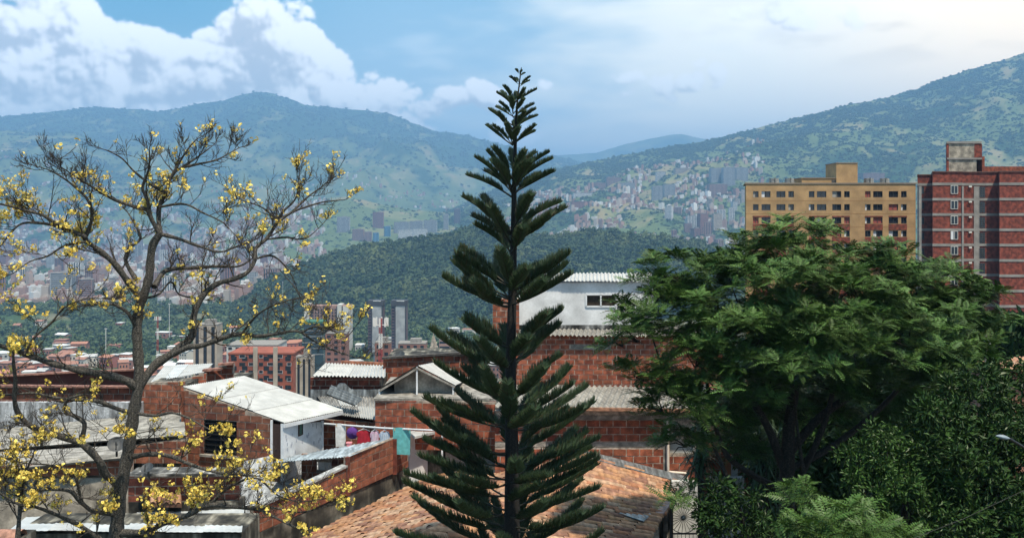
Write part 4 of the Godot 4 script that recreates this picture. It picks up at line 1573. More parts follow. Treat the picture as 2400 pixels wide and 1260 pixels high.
func laundry(l0: Vector3, l1: Vector3, px: float, drop: float, wpx: float, hpx: float, called: String, label: String, category: String, c: Color, kind: String) -> void:
	var t := (px - 757.0) / (1036.0 - 757.0)
	var p := l0.lerp(l1, t) + Vector3.DOWN * 0.03 * sin(PI * t)
	var d := -p.z
	var w := wpx / F * d
	var h := hpx / F * d
	var s := Shape.new()
	var m := StandardMaterial3D.new()
	m.resource_name = called
	m.albedo_color = colour(c.r, c.g, c.b)
	m.roughness = 0.95
	m.cull_mode = BaseMaterial3D.CULL_DISABLED
	m.albedo_texture = tex.clean
	m.uv1_triplanar = true
	m.uv1_world_triplanar = true
	m.uv1_scale = Vector3.ONE * 2.0
	var o := thing(called, label, category, p)
	if kind == "flat":
		for layer in 2:
			var pts := PackedVector3Array()
			for j in 9:
				for i in 9:
					var u := i / 8.0
					var v := j / 8.0
					var z := (0.034 if layer == 0 else -0.034) + 0.02 * sin(u * 8.0 + v * 2.0 + px) * v
					pts.append(p + Vector3((u - 0.5) * w * (1.0 - 0.06 * v), 0.034 - v * h * (1.0 if layer == 0 else 0.75) + 0.012 * sin(u * 5.0), z))
			s.grid(8, 8, pts, Vector3(0, 0, 1 if layer == 0 else -1))
		part(o, "cloth", s, m)
		s = Shape.new()
		for q in [-0.4, 0.4]:
			s.box_at(p + Vector3(q * w, 0.0, 0.045), Vector3(0.02, 0.09, 0.02))
		part(o, "clothes_peg", s, paint("peg_wood", 0.5, 0.36, 0.2, 0.9))
		return
	if kind == "round":
		var pts := PackedVector3Array()
		var mid := p + Vector3(0, -h * 0.62, 0.03)
		for j in 6:
			for i in 25:
				var a := TAU * i / 24.0
				var r := w * 0.55 * j / 5.0
				pts.append(mid + Vector3(cos(a) * r, sin(a) * r, (0.11 * (1.0 - pow(j / 5.0, 2.0))) + (0.025 * sin(a * 12.0) if j >= 4 else 0.012 * sin(a * 9.0))))
		s.grid(24, 5, pts, Vector3(0, 0, 1))
		part(o, "cap", s, m)
		s = Shape.new()
		s.bar(p, mid + Vector3(0, w * 0.45, 0.0), 0.015)
		part(o, "hook", s, mats.white_paint)
		return
	# a shirt or dress on a hanger: shoulders, sleeves, body with a flared hem
	var hook := Shape.new()
	hook.tube(PackedVector3Array([p + Vector3(0.02, 0.05, 0), p + Vector3(-0.02, 0.045, 0), p + Vector3(-0.015, 0.0, 0), p + Vector3(0, -0.06, 0)]), PackedFloat32Array([0.008, 0.008, 0.008, 0.008]), 6)
	hook.bar(p + Vector3(0, -0.06, 0), p + Vector3(-w * 0.42, -0.14, 0), 0.016)
	hook.bar(p + Vector3(0, -0.06, 0), p + Vector3(w * 0.42, -0.14, 0), 0.016)
	part(o, "hanger", hook, mats.white_paint)
	for layer in 2:
		var pts := PackedVector3Array()
		for j in 10:
			for i in 9:
				var u := i / 8.0 - 0.5
				var v := j / 9.0
				var half := w * (0.34 if v < 0.1 else (0.52 if v < 0.35 else lerpf(0.40, 0.50, (v - 0.35) / 0.65)))
				var neck := 0.05 * exp(-pow(u * 7.0, 2.0)) if j == 0 else 0.0
				var bulge := 0.045 * (1.0 - pow(absf(u) * 2.0, 2.0)) + 0.012 * sin(u * 24.0 + v * 3.0 + px)
				pts.append(p + Vector3(u * 2.0 * half, -0.09 - neck - absf(u) * 0.10 * (1.0 - v) - v * (h - 0.02), bulge if layer == 0 else -bulge))
		s.grid(8, 9, pts, Vector3(0, 0, 1 if layer == 0 else -1))
	part(o, "garment", s, m)
	if called == "pink_dress" or called == "blue_shirt":
		var st := Shape.new()
		for k in 4:
			var x := (k - 1.5) * w * 0.17
			st.box_at(p + Vector3(x, -0.12 - h * 0.45, 0.052 - absf(x) * 0.12), Vector3(0.012, h * 0.62, 0.008))
		part(o, "stripe", st, mats.white_paint)


func dish(p: Vector3, r: float, label: String, face: Vector3) -> void:
	var o := thing("satellite_dish", label, "satellite dish", p)
	var z := face.normalized()
	var x := Vector3.UP.cross(z).normalized()
	var y := z.cross(x)
	var pts := PackedVector3Array()
	for j in 5:
		for i in 21:
			var a := TAU * i / 20.0
			var q := r * j / 4.0
			pts.append(p + x * cos(a) * q + y * sin(a) * q * 0.92 + z * (0.25 * q * q / r))
	var s := Shape.new()
	s.grid(20, 4, pts, z)
	part(o, "reflector", s, paint("dish_grey", 0.075, 0.08, 0.085, 0.6, "grime", 1.5))
	s = Shape.new()
	s.bar(p - y * r * 0.8, p + z * r * 0.9, 0.02)
	part(o, "feed_arm", s, mats.black_iron)
	s = Shape.new()
	s.bar(p - z * 0.02, p - z * 0.1 + Vector3.DOWN * r * 1.2, 0.045)
	part(o, "mast", s, mats.black_iron)


# ---------------------------------------------------------------- apartment blocks and the city
# one facade with real openings; each window is a part with panes and sometimes a curtain
func window_at(parent: Node3D, p: Vector3, w: float, h: float, frame: Material, look: int, deep := 0.12) -> void:
	var s := Shape.new()
	for q in [[-w / 2, 0.0, 0.07, h], [w / 2, 0.0, 0.07, h], [0.0, 0.0, 0.06, h], [0.0, h / 2, w, 0.07], [0.0, -h / 2, w, 0.07]]:
		s.box_at(p + Vector3(q[0], q[1], -deep * 0.6), Vector3(q[2], q[3], 0.06))
	var o := part(parent, "window", s, frame)
	s = Shape.new()
	s.box_at(p + Vector3(0, 0, -deep), Vector3(w, h, 0.02))
	part(o, "pane", s, mats.far_glass)
	if look > 0:
		var list := [mats.curtain_white, mats.curtain_white, mats.curtain_grey, mats.curtain_red, mats.curtain_blue]
		var c: Material = list[look % list.size()]
		s = Shape.new()
		var share := [0.5, 0.95, 0.4, 0.9, 0.6][(look * 7) % 5] as float
		var n := 8
		var pts := PackedVector3Array()
		for j in 2:
			for i in n + 1:
				pts.append(p + Vector3(-w / 2 + 0.04 + (w * share - 0.08) * i / n, (0.5 - j) * h * 0.96, -deep + 0.02 + 0.012 * (i % 2)))
		s.grid(n, 1, pts, Vector3(0, 0, 1))
		part(o, "curtain", s, c)


func make_blocks() -> void:
	rng.seed = 31
	paint("far_glass", 0.016, 0.019, 0.024, 0.1)
	paint("curtain_white", 0.55, 0.56, 0.58, 0.9)
	paint("curtain_grey", 0.30, 0.28, 0.25, 0.9)
	paint("curtain_red", 0.26, 0.06, 0.045, 0.9)
	paint("curtain_blue", 0.10, 0.13, 0.20, 0.9)
	var ochre := paint("ochre_wall", 0.43, 0.27, 0.125, 0.9, "clean", 0.12)
	var red := paint("red_panel", 0.30, 0.068, 0.032, 0.9, "grime", 0.2)
	var dark_frame := paint("dark_frame", 0.05, 0.045, 0.04, 0.6)
	var slab := paint("slab_grey", 0.28, 0.26, 0.24, 0.95, "clean", 0.2)
	var pale := paint("pale_frame", 0.56, 0.54, 0.50, 0.8)
	# ---- ochre block
	var d := 203.0
	var k := d / F
	var base := -40.0
	var o := thing("ochre_apartment_block", "ochre yellow apartment block with red panels between its lower windows", "apartment block", plan(1950, d, base))
	var rows_y := [455.0, 485.5, 516.5, 547.5, 578.5, 609.5, 640.5, 671.5, 702.5, 733.5]
	var cols := [[1772, 13], [1796, 21], [1831, 21], [1855, 13], [1903, 13], [1926.5, 22], [1962, 21], [1986, 13], [2035, 13], [2058.5, 22], [2095, 22], [2119.5, 13]]
	var holes := []
	for y in rows_y:
		for c in cols:
			holes.append([(c[0] - c[1] / 2.0 - 1749.0) * k, (c[0] + c[1] / 2.0 - 1749.0) * k, yy(y + 7.2, d) - base, yy(y - 7.2, d) - base])
	var s := Shape.new()
	wall_body(s, plan(1749, d, base), plan(2147, d, base), yy(431, d) - base, yy(431, d) - base, Vector3(0, 0, 1), 0.5, holes)
	part(o, "front_wall", s, ochre)
	s = Shape.new()
	block(s, 1749.6, 2146.6, d + 0.52, base, yy(433, d), 12.0, 0.21)
	part(o, "rear_wall", s, ochre)
	s = Shape.new()
	block(s, 1746, 2150, d - 0.15, yy(431, d), yy(428, d), 12.6, 0.21)
	part(o, "cornice", s, paint("roof_edge", 0.20, 0.16, 0.12, 0.9))
	var n := 0
	for y in rows_y:
		for c in cols:
			n += 1
			if y > 640.0:
				continue
			window_at(o, at(c[0], y, d), c[1] * k, 14.4 * k, dark_frame, (rng.randi() % 9) if rng.randf() < 0.6 else 0, 0.3)
	# red panels under the windows from the third row down
	for r in range(2, 8):
		for g in [[1765, 1807], [1820, 1862], [1897, 1938], [1951, 1993], [2028, 2070], [2084, 2127]]:
			s = Shape.new()
			block(s, g[0], g[1], d - 0.06, yy(rows_y[r] + 22.0, d), yy(rows_y[r] + 8.0, d), 0.1)
			part(o, "red_panel", s, red)
			if r == 2:
				s = Shape.new()
				block(s, g[0], g[1], d - 0.06, yy(rows_y[r] - 8.0, d), yy(rows_y[r] - 11.0, d), 0.1)
				part(o, "red_panel", s, red)
	for r in 8:
		s = Shape.new()
		block(s, 1749, 2147, d - 0.02, yy(rows_y[r] + 15.4, d), yy(rows_y[r] + 14.4, d), 0.05)
		part(o, "floor_joint", s, paint("joint_ochre", 0.30, 0.16, 0.06, 0.9))
	s = Shape.new()
	block(s, 1880, 1963, d + 3.0, yy(431, d), yy(416, d), 6.0)
	var st := part(o, "stair_house", s, ochre)
	s = Shape.new()
	block(s, 1878, 1963, d + 2.8, yy(416, d), yy(414.5, d), 6.4)
	part(st, "edge", s, mats.roof_edge)
	s = Shape.new()
	block(s, 1950, 1960, d + 2.95, yy(429, d), yy(420, d), 0.2)
	part(st, "door", s, dark_frame)
	s = Shape.new()
	block(s, 1961, 2011, d + 2.6, yy(431, d), yy(381, d), 7.0)
	st = part(o, "lift_tower", s, ochre)
	s = Shape.new()
	block(s, 1960, 2012, d + 2.5, yy(381, d), yy(379, d), 7.2)
	part(st, "edge", s, mats.roof_edge)
	for q in [1815, 1851, 2037, 2074]:
		s = Shape.new()
		var c0 := plan(q, d + 5.0, yy(430, d))
		s.tube(PackedVector3Array([c0, c0 + Vector3.UP * 1.25, c0 + Vector3.UP * 1.3]), PackedFloat32Array([1.05, 0.95, 0.2]), 14)
		var tk := part(o, "water_tank", s, paint("tank_grey", 0.42, 0.43, 0.42, 0.6, "grime", 0.4))
		s = Shape.new()
		s.bar(c0 + Vector3(-0.1, 0, 1.1), c0 + Vector3(-0.1, 1.4, 1.1), 0.12)
		part(tk, "pipe", s, dark_frame)
	# ---- red brick tower
	d = 178.0
	k = d / F
	base = -32.0
	o = thing("brick_tower_block", "tall red brick tower with grey concrete floor bands and roof water tank", "apartment block", plan(2300, d, base))
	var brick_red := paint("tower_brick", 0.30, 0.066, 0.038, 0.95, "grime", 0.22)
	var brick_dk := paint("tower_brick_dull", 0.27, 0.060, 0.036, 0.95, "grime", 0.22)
	# bays: px0, px1, set back
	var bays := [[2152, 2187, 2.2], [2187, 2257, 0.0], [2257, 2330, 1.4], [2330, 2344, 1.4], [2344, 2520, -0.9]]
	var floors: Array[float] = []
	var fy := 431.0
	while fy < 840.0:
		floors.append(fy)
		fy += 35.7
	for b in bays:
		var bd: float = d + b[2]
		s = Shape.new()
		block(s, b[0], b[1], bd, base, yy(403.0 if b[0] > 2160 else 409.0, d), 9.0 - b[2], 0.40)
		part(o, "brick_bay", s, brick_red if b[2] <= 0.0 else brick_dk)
		for y in floors:
			s = Shape.new()
			block(s, b[0] - 0.4, b[1] + 0.4, bd - 0.10, yy(y + 3.0, d), yy(y - 3.0, d), 9.2 - b[2], 0.40)
			part(o, "floor_band", s, slab)
		s = Shape.new()
		block(s, b[0] - 1.0, b[1] + 1.0, bd - 0.2, yy(403.2 if b[0] > 2160 else 409.2, d), yy(401.0 if b[0] > 2160 else 407.0, d), 9.4 - b[2], 0.40)
		part(o, "parapet_cap", s, paint("cap_dark", 0.10, 0.05, 0.04, 0.9))
	for q in [[2155, 0.15, 6.0], [2256, -0.2, 4.0], [2284, -0.1, 13.0]]:
		s = Shape.new()
		block(s, q[0], q[0] + q[2], d + (q[1] if q[0] != 2284 else 1.28), base, yy(436, d), 0.5)
		part(o, "pilaster", s, slab)
	for i in floors.size() - 1:
		var wy := floors[i] + 13.0
		if wy > 790.0:
			break
		window_at(o, at(2238, wy, d - 0.12), 16.0 * k, 19.0 * k, pale, 1 if i == 3 else 0, 0.02)
		window_at(o, at(2162, wy + 2.0, d + 2.1), 9.0 * k, 15.0 * k, dark_frame, 0, 0.02)
		s = Shape.new()
		for q in 5:
			s.box_at(at(2302, wy - 4.0 + q * 5.2, d + 1.3), Vector3(15.0 * k, 0.06, 0.06))
		for q in 4:
			s.box_at(at(2296.0 + q * 4.0, wy + 6.0, d + 1.3), Vector3(0.05, 22.0 * k, 0.05))
		var gr := part(o, "balcony_grille", s, dark_frame)
		s = Shape.new()
		s.box_at(at(2302, wy + 6.0, d + 1.36), Vector3(16.0 * k, 25.0 * k, 0.06))
		part(gr, "opening", s, mats.far_glass)
		s = Shape.new()
		s.box_at(at(2275, wy - 7.0, d + 1.2), Vector3(0.5, 0.28, 0.3))
		part(o, "air_vent", s, pale)
	s = Shape.new()
	block(s, 2222, 2290, d + 3.0, yy(402, d), yy(332, d), 6.0, 0.40)
	var tank := part(o, "roof_tank", s, paint("tank_concrete", 0.46, 0.40, 0.32, 0.95, "grime", 0.15))
	s = Shape.new()
	block(s, 2221, 2303, d + 2.8, yy(371, d), yy(367, d), 6.4, 0.40)
	block(s, 2220, 2302, d + 2.8, yy(333, d), yy(328, d), 6.4, 0.40)
	part(tank, "band", s, slab)
	s = Shape.new()
	block(s, 2285, 2303, d + 2.95, yy(366, d), yy(334, d), 6.0, 0.40)
	part(tank, "brick_pier", s, brick_red)
	s = Shape.new()
	block(s, 2220, 2225, d + 2.95, yy(402, d), yy(334, d), 6.0, 0.41)
	part(tank, "brick_pier", s, brick_red)
	s = Shape.new()
	block(s, 2303, 2520, d + 4.0, yy(402, d), yy(387, d), 5.0)
	block(s, 2303, 2309, d + 3.8, yy(402, d), yy(363, d), 5.0)
	part(o, "roof_room", s, paint("roof_brick", 0.33, 0.085, 0.04, 0.95, "grime", 0.3))

	make_towers()


# simple tower: walls, joined rows of small windows, roof housing
func tower(called: String, label: String, group: String, px: float, top: float, foot: float, wpx: float, d: float, wall: Material, style: String, turn := 0.0, lo := 0.0) -> Node3D:
	var k := d / F
	var w := wpx * k
	var h := (foot - top) * k
	var p := plan(px, d, yy(foot, d) - lo)
	h += lo
	var o := thing(called, label, "tower block" if h > 18.0 else "building", p, group)
	o.rotation.y = turn
	var deep := w * 0.8
	var s := Shape.new()
	s.box_at(Vector3(0, h * 0.5, -deep * 0.5), Vector3(w, h, deep))
	local_part(o, "wall", s, wall)
	s = Shape.new()
	var n := maxi(2, int(h / 3.0))
	var fh := h / n
	if style == "bands":
		for i in n:
			s.box_at(Vector3(0, fh * (i + 0.55), 0.03), Vector3(w * 0.92, fh * 0.42, 0.12))
			s.box_at(Vector3(w * 0.5, fh * (i + 0.55), -deep * 0.5), Vector3(0.16, fh * 0.42, deep * 0.8))
	elif style == "columns":
		var m := maxi(3, int(w / 4.0))
		for i in m:
			s.box_at(Vector3(w * ((i + 0.5) / m - 0.5), h * 0.5, 0.03), Vector3(w / m * 0.42, h * 0.96, 0.14))
	else:
		var m := maxi(2, int(w / 3.4))
		for i in n:
			for j in m:
				s.box_at(Vector3(w * ((j + 0.5) / m - 0.5), fh * (i + 0.55), 0.02), Vector3(w / m * 0.5, fh * 0.45, 0.12))
	local_part(o, "windows", s, mats.far_glass, "stuff")
	s = Shape.new()
	if called != "orange_flats" and called != "white_shed":
		s.box_at(Vector3(w * 0.12, h + 1.2, -deep * 0.5), Vector3(w * 0.4, 2.4, deep * 0.5))
	s.box_at(Vector3(0, h + 0.25, -deep * 0.5), Vector3(w * 1.02, 0.5, deep * 1.02))
	local_part(o, "roof", s, wall if called == "orange_flats" else mats.slab_grey)
	return o


func local_part(o: Node3D, called: String, s: Shape, m: Material, kind := "") -> MeshInstance3D:
	var q := MeshInstance3D.new()
	q.name = called
	q.mesh = s.mesh()
	q.material_override = m
	o.add_child(q, true)
	if kind != "":
		q.set_meta("kind", kind)
	return q


func make_towers() -> void:
	var pinky := paint("pink_brick", 0.32, 0.19, 0.155, 0.95, "clean", 0.05)
	var rosy := paint("rose_brick", 0.27, 0.125, 0.095, 0.95, "clean", 0.05)
	var beige := paint("beige_wall", 0.45, 0.38, 0.31, 0.95, "clean", 0.05)
	var pale := paint("pale_wall", 0.58, 0.58, 0.57, 0.9, "clean", 0.05)
	var grey := paint("grey_wall", 0.36, 0.37, 0.38, 0.9, "clean", 0.05)
	var blue := paint("blue_wall", 0.07, 0.24, 0.42, 0.8, "clean", 0.05)
	var dark := paint("dark_clad", 0.035, 0.030, 0.032, 0.6)
	var orange := paint("orange_brick", 0.32, 0.085, 0.046, 0.95, "clean", 0.08)
	var purple := paint("plum_clad", 0.09, 0.05, 0.055, 0.7)
	# twin slabs with a grey middle panel between dark sides
	for i in 2:
		var d := 880.0
		var k := d / F
		var x0 := [862.0, 917.0][i] as float
		var o := thing("twin_tower", ["left one of two dark framed grey towers below the wooded hill", "right one of two dark framed grey towers below the wooded hill"][i], "tower block", plan(x0 + 17, d, -108.0), "twin grey towers")
		var s := Shape.new()
		block(s, x0, x0 + 35, d, -108.0, yy(716, d), 14.0)
		part(o, "side_wall", s, purple)
		s = Shape.new()
		block(s, x0 + 10, x0 + 32, d - 0.5, -108.0, yy(715, d), 1.0)
		part(o, "front_panel", s, grey)
		s = Shape.new()
		block(s, x0 + 8, x0 + 10, d - 0.8, -108.0, yy(715, d), 1.0)
		block(s, x0 + 32, x0 + 34.5, d - 0.8, -108.0, yy(715, d), 1.0)
		part(o, "dark_edge", s, dark)
		s = Shape.new()
		block(s, x0 - 1, x0 + 36, d - 1.0, yy(716, d), yy(704, d), 15.0)
		var cap := part(o, "cap", s, dark)
		s = Shape.new()
		block(s, x0 + 12, x0 + 30, d - 1.3, yy(706, d), yy(704, d), 1.0)
		part(cap, "trim", s, pale)
		s = Shape.new()
		for j in 18:
			block(s, x0 + 1, x0 + 7, d - 0.2, yy(722 + j * 7, d), yy(719 + j * 7, d), 0.4)
		part(o, "windows", s, mats.far_glass, "stuff")
	# striped pink block with pale end walls
	var sp := thing("striped_block", "broad pink and grey tower block left of the twin towers", "tower block", plan(766, 900, -108), "")
	var sh := Shape.new()
	block(sh, 712, 820, 900, -108, yy(716, 900), 14.0)
	part(sp, "wall", sh, pinky)
	for q in [[712, 724, 712], [803, 820, 717], [790, 800, 713]]:
		sh = Shape.new()
		block(sh, q[0], q[1], 899, -108, yy(q[2], 900), 15.0)
		part(sp, "pale_end", sh, paint("pale_end", 0.47, 0.46, 0.43, 0.9))
	sh = Shape.new()
	for q in [727, 757, 762, 788, 800]:
		block(sh, q, q + 3.5, 899.4, -108, yy(718, 900), 1.0)
	part(sp, "dark_strip", sh, dark)
	sh = Shape.new()
	for j in 13:
		for i in 9:
			if i != 4:
				block(sh, 731 + i * 6.6, 734.2 + i * 6.6, 899.6, yy(727 + j * 7, 900), yy(723.6 + j * 7, 900), 0.6)
	part(sp, "windows", sh, mats.far_glass, "stuff")
	# dark glass block with slanted green top
	sp = thing("glass_block", "dark glass building with slanted green roof edge", "building", plan(733, 640, -95), "")
	sh = Shape.new()
	var ga := plan(705, 640, -95)
	var gb := plan(762, 640, -95)
	var gz := Vector3(0, 0, -14)
	sh.hexa(ga, gb, gb + gz, ga + gz, at(712, 758, 640), at(752, 756, 640), at(752, 756, 640) + gz, at(712, 758, 640) + gz)
	part(sp, "glazing", sh, paint("teal_glass", 0.03, 0.05, 0.06, 0.15))
	sh = Shape.new()
	block(sh, 710, 754, 639.8, yy(758, 640), yy(753, 640), 15.0)
	part(sp, "green_edge", sh, paint("green_edge", 0.03, 0.12, 0.07, 0.8))
	sh = Shape.new()
	for j in 5:
		sh.bar(at(708, 775 + j * 14, 639.8), at(758, 774 + j * 14, 639.8), 0.35)
	part(sp, "floor_line", sh, grey)
	tower("brick_tower", "small brick tower with rows of square windows in front of the striped block", "", 787, 782, 860, 50, 560, rosy, "grid", 0.0, 20.0)
	tower("orange_flats", "orange brick flats with many small windows behind the white roofed room", "", 611, 830, 960, 152, 350, orange, "none", 0.0, 4.0)
	orange_details()
	tower("beige_tower", "narrow beige tower beside the orange brick flats", "", 712, 838, 960, 38, 330, beige, "columns", 0.0, 4.0)
	tower("beige_tower", "beige block half hidden by the flowering tree's right limb", "", 480, 762, 880, 56, 470, beige, "columns", 0.0, 10.0)
	tower("white_shed", "big white roofed shed behind the orange brick flats", "", 590, 810, 880, 120, 520, pale, "none", 0.0, 12.0)
	tower("pink_tower", "pink tower with balconies near the ornate church tower", "", 1042, 797, 860, 26, 620, pinky, "bands", 0.0, 20.0)
	tower("brick_slab", "plain brick slab right behind the red and white mast", "", 896, 804, 870, 36, 420, rosy, "none", 0.0, 10.0)
	tower("brick_slab", "broad dull brick building below the twin grey towers", "", 965, 806, 870, 64, 520, rosy, "grid", 0.0, 12.0)
	# church tower
	var ch := thing("church_tower", "cream church tower with ornate tiers seen over the brick coping", "church", plan(1016, 600, -90), "")
	var tiers := [[11.0, 860.0, 812.0], [8.5, 812.0, 803.0], [6.0, 803.0, 796.0], [3.5, 796.0, 788.0], [1.0, 788.0, 780.0]]
	for t in tiers:
		sh = Shape.new()
		block(sh, 1016 - t[0] * 0.8, 1016 + t[0] * 0.8, 600, yy(t[1], 600), yy(t[2], 600), t[0] * 0.4)
		part(ch, "tier", sh, paint("cream_stone", 0.58, 0.48, 0.38, 0.9, "grime", 0.1))
	sh = Shape.new()
	var dome := PackedVector3Array()
	for j in 6:
		for i in 13:
			var t := TAU * i / 12.0
			var e := PI * 0.5 * j / 5.0
			dome.append(at(1000, 838, 598) + Vector3(cos(t) * cos(e) * 2.6, sin(e) * 4.2, sin(t) * cos(e) * 2.6))
	sh.grid(12, 5, dome, Vector3(0, 1, 1))
	part(ch, "dome", sh, paint("dome_white", 0.60, 0.56, 0.50, 0.8))
	# masts
	mast(892, 745, 858, 300.0, 1.0, "red and white telephone mast with a crown of aerials")
	mast(369, 742, 826, 420.0, 0.6, "thin red and white mast behind the flowering tree's trunk")
	for q in [[396, 712, 770, 700.0], [247, 770, 805, 600.0], [662, 660, 690, 1300.0]]:
		var o := thing("lamp_pole", ["tall pale floodlight pole above the valley trees right of the trunk", "pale pole among the valley trees left of the trunk", "thin pale pole on the lower edge of the wooded hill"][[396, 247, 662].find(q[0])], "pole", plan(q[0], q[3], yy(q[2], q[3]) - 6.0), "")
		sh = Shape.new()
		sh.bar(plan(q[0], q[3], yy(q[2], q[3]) - 6.0), at(q[0], q[1], q[3]), 0.35)
		part(o, "pole", sh, pale)
		sh = Shape.new()
		sh.box_at(at(q[0], q[1], q[3]), Vector3(1.6, 0.5, 0.4))
		part(o, "lamp_bar", sh, pale)
	# big left towers
	var g := "towers in the left of the valley"
	tower("tower_block", "tall grey and red tower at the left edge of the valley wood", g, 141, 640, 715, 48, 1500, grey, "bands", 0.15)
	tower("tower_block", "striped tower block just right of the tallest grey and red one", g, 198, 655, 715, 30, 1480, pinky, "bands", 0.15)
	tower("tower_block", "long grey hall like block left of the striped towers", g, 78, 674, 700, 46, 1650, grey, "none", 0.1)
	# towers on the grassy hill and the far slopes: px, top, foot, width, wall, style, label
	var far := [
		[803, 508, 546, 28, grey, "columns", "grey tower standing alone on the green slope left of the pine"],
		[885, 497, 536, 24, rosy, "columns", "brown tower highest on the green slope left of the pine"],
		[838, 537, 570, 26, pinky, "columns", "pinkish tower just behind the wooded hill's left shoulder"],
		[862, 543, 568, 16, pinky, "columns", "small rosy tower beside the pinkish one behind the wooded hill"],
		[880, 545, 566, 13, blue, "columns", "blue sided tower block behind the wooded hill"],
		[907, 530, 558, 14, blue, "columns", "taller blue tower block left of the white slab blocks"],
		[950, 538, 562, 34, pale, "grid", "white slab block showing over the wooded hill, left one"],
		[984, 536, 562, 32, pale, "grid", "white slab block showing over the wooded hill, right one"],
		[940, 520, 548, 34, grey, "columns", "grey block behind the white slab blocks, left one"],
		[975, 518, 546, 30, grey, "columns", "grey block behind the white slab blocks, middle one"],
		[1008, 516, 548, 30, grey, "columns", "grey block behind the white slab blocks, right one"],
		[1045, 502, 542, 11, grey, "columns", "slim grey tower left of the pine's left branches"],
		[1071, 489, 526, 14, purple, "columns", "slim dark tower next to the pine's left branches"],
		[1682, 394, 436, 30, grey, "columns", "left slab of the big grey estate on the right hand slope"],
		[1710, 392, 436, 28, grey, "columns", "middle slab of the big grey estate on the right hand slope"],
		[1740, 393, 430, 28, grey, "columns", "right slab of the big grey estate on the right hand slope"],
		[1684, 431, 462, 42, pinky, "columns", "pinkish slab just below the big grey estate"],
		[1542, 436, 470, 24, grey, "columns", "left of two grey slabs amid the hillside town"],
		[1570, 432, 466, 26, grey, "columns", "right of two grey slabs amid the hillside town"],
		[1550, 402, 418, 22, pale, "columns", "small pale block high on the right hand slope"],
		[1600, 394, 408, 34, beige, "columns", "long beige block high on the right hand slope"],
		[1625, 506, 538, 28, pale, "columns", "pale ribbed tower behind the wooded hill's right end"],
		[1692, 491, 532, 18, pale, "columns", "left of two white towers near the ochre block"],
		[1716, 487, 527, 13, pale, "columns", "right of two white towers near the ochre block"],
		[1366, 452, 466, 44, pale, "none", "low white hall on the slope right of the pine"],
		[1362, 472, 490, 44, rosy, "grid", "low brick block beneath the white hall on the slope"],
		[1440, 416, 432, 34, pinky, "columns", "rosy block row on the slope right of the pine, upper one"],
		[1470, 428, 446, 36, grey, "columns", "grey block row on the slope right of the pine"],
		[1400, 428, 444, 40, pinky, "columns", "rosy block row on the slope right of the pine, lower one"],
		[2050, 405, 424, 50, pinky, "columns", "rosy blocks glimpsed behind the ochre block's water tanks"],
	]
	for f in far:
		var d := sight(f[0], f[2])
		if d < 0.0:
			d = 4000.0
		tower("far_tower", f[6], "far towers on the hillsides", f[0], f[1], f[2], f[3], d, f[4], f[5], 0.0, 12.0)
	# towers of the city on the valley floor, too alike to tell apart
	rng.seed = 90
	var walls := [pinky, rosy, beige, pale, grey, pinky, rosy]
	for i in 120:
		var d := rr(1650, 4400)
		var px := rr(-60, 640) if i < 96 else rr(1560, 1760)
		if i >= 96:
			d = rr(2400, 3200)
		var foot: float = HZ + (EYE - land_y(px, d)) / F * d * 0.0 + (EYE - land_y(px, d)) * F / d
		if rise_y(rises.wooded_hill, px, 1620.0) > yy(foot, 1620.0) + 30.0:
			continue
		var hgt := rr(14, 55) * (1.0 if rng.randf() < 0.6 else 0.5)
		var wide := rr(13, 26)
		var wi := rng.randi() % walls.size()
		var si := rng.randi() % 3
		var look: String = ["pinkish", "brick red", "beige", "white", "grey", "pinkish", "brick red"][wi] + " " + ("tower" if hgt > 28.0 else "block") + " with " + ["level window bands", "upright window strips", "small square windows"][si]
		tower("city_tower", look + (" in the valley city behind the flowering tree" if i < 96 else " in the town right of the wooded hill"), "tower blocks of the valley city", px, foot - hgt * F / d, foot, wide * F / d, d, walls[wi], ["bands", "columns", "grid"][si], rr(-0.5, 0.5), 4.0)
	make_small_houses()


func orange_details() -> void:
	var o: Node3D = get_node("orange_flats")
	var d := 350.0
	var org := origin_of(o)
	for j in 6:
		for i in 7:
			var px := 545.0 + i * 22.0
			var py := 835.0 + j * 18.2
			var s := Shape.new()
			var w := 1.9 if i % 3 else 1.3
			s.box_at(at(px, py, d - 0.05) - org, Vector3(w + 0.2, 1.15, 0.1))
			var f := local_part(o, "window", s, mats.curtain_white if (i + j) % 2 else mats.dark_frame)
			s = Shape.new()
			s.box_at(at(px, py - 0.5, d - 0.12) - org, Vector3(w, 0.95, 0.06))
			local_part(f, "pane", s, mats.far_glass)
	var c := Shape.new()
	for q in [598, 645]:
		c.box_at(at(q, 880, d - 0.3) - org, Vector3(1.5, 20.0, 0.6))
	local_part(o, "recess_column", c, mats.beige_wall)


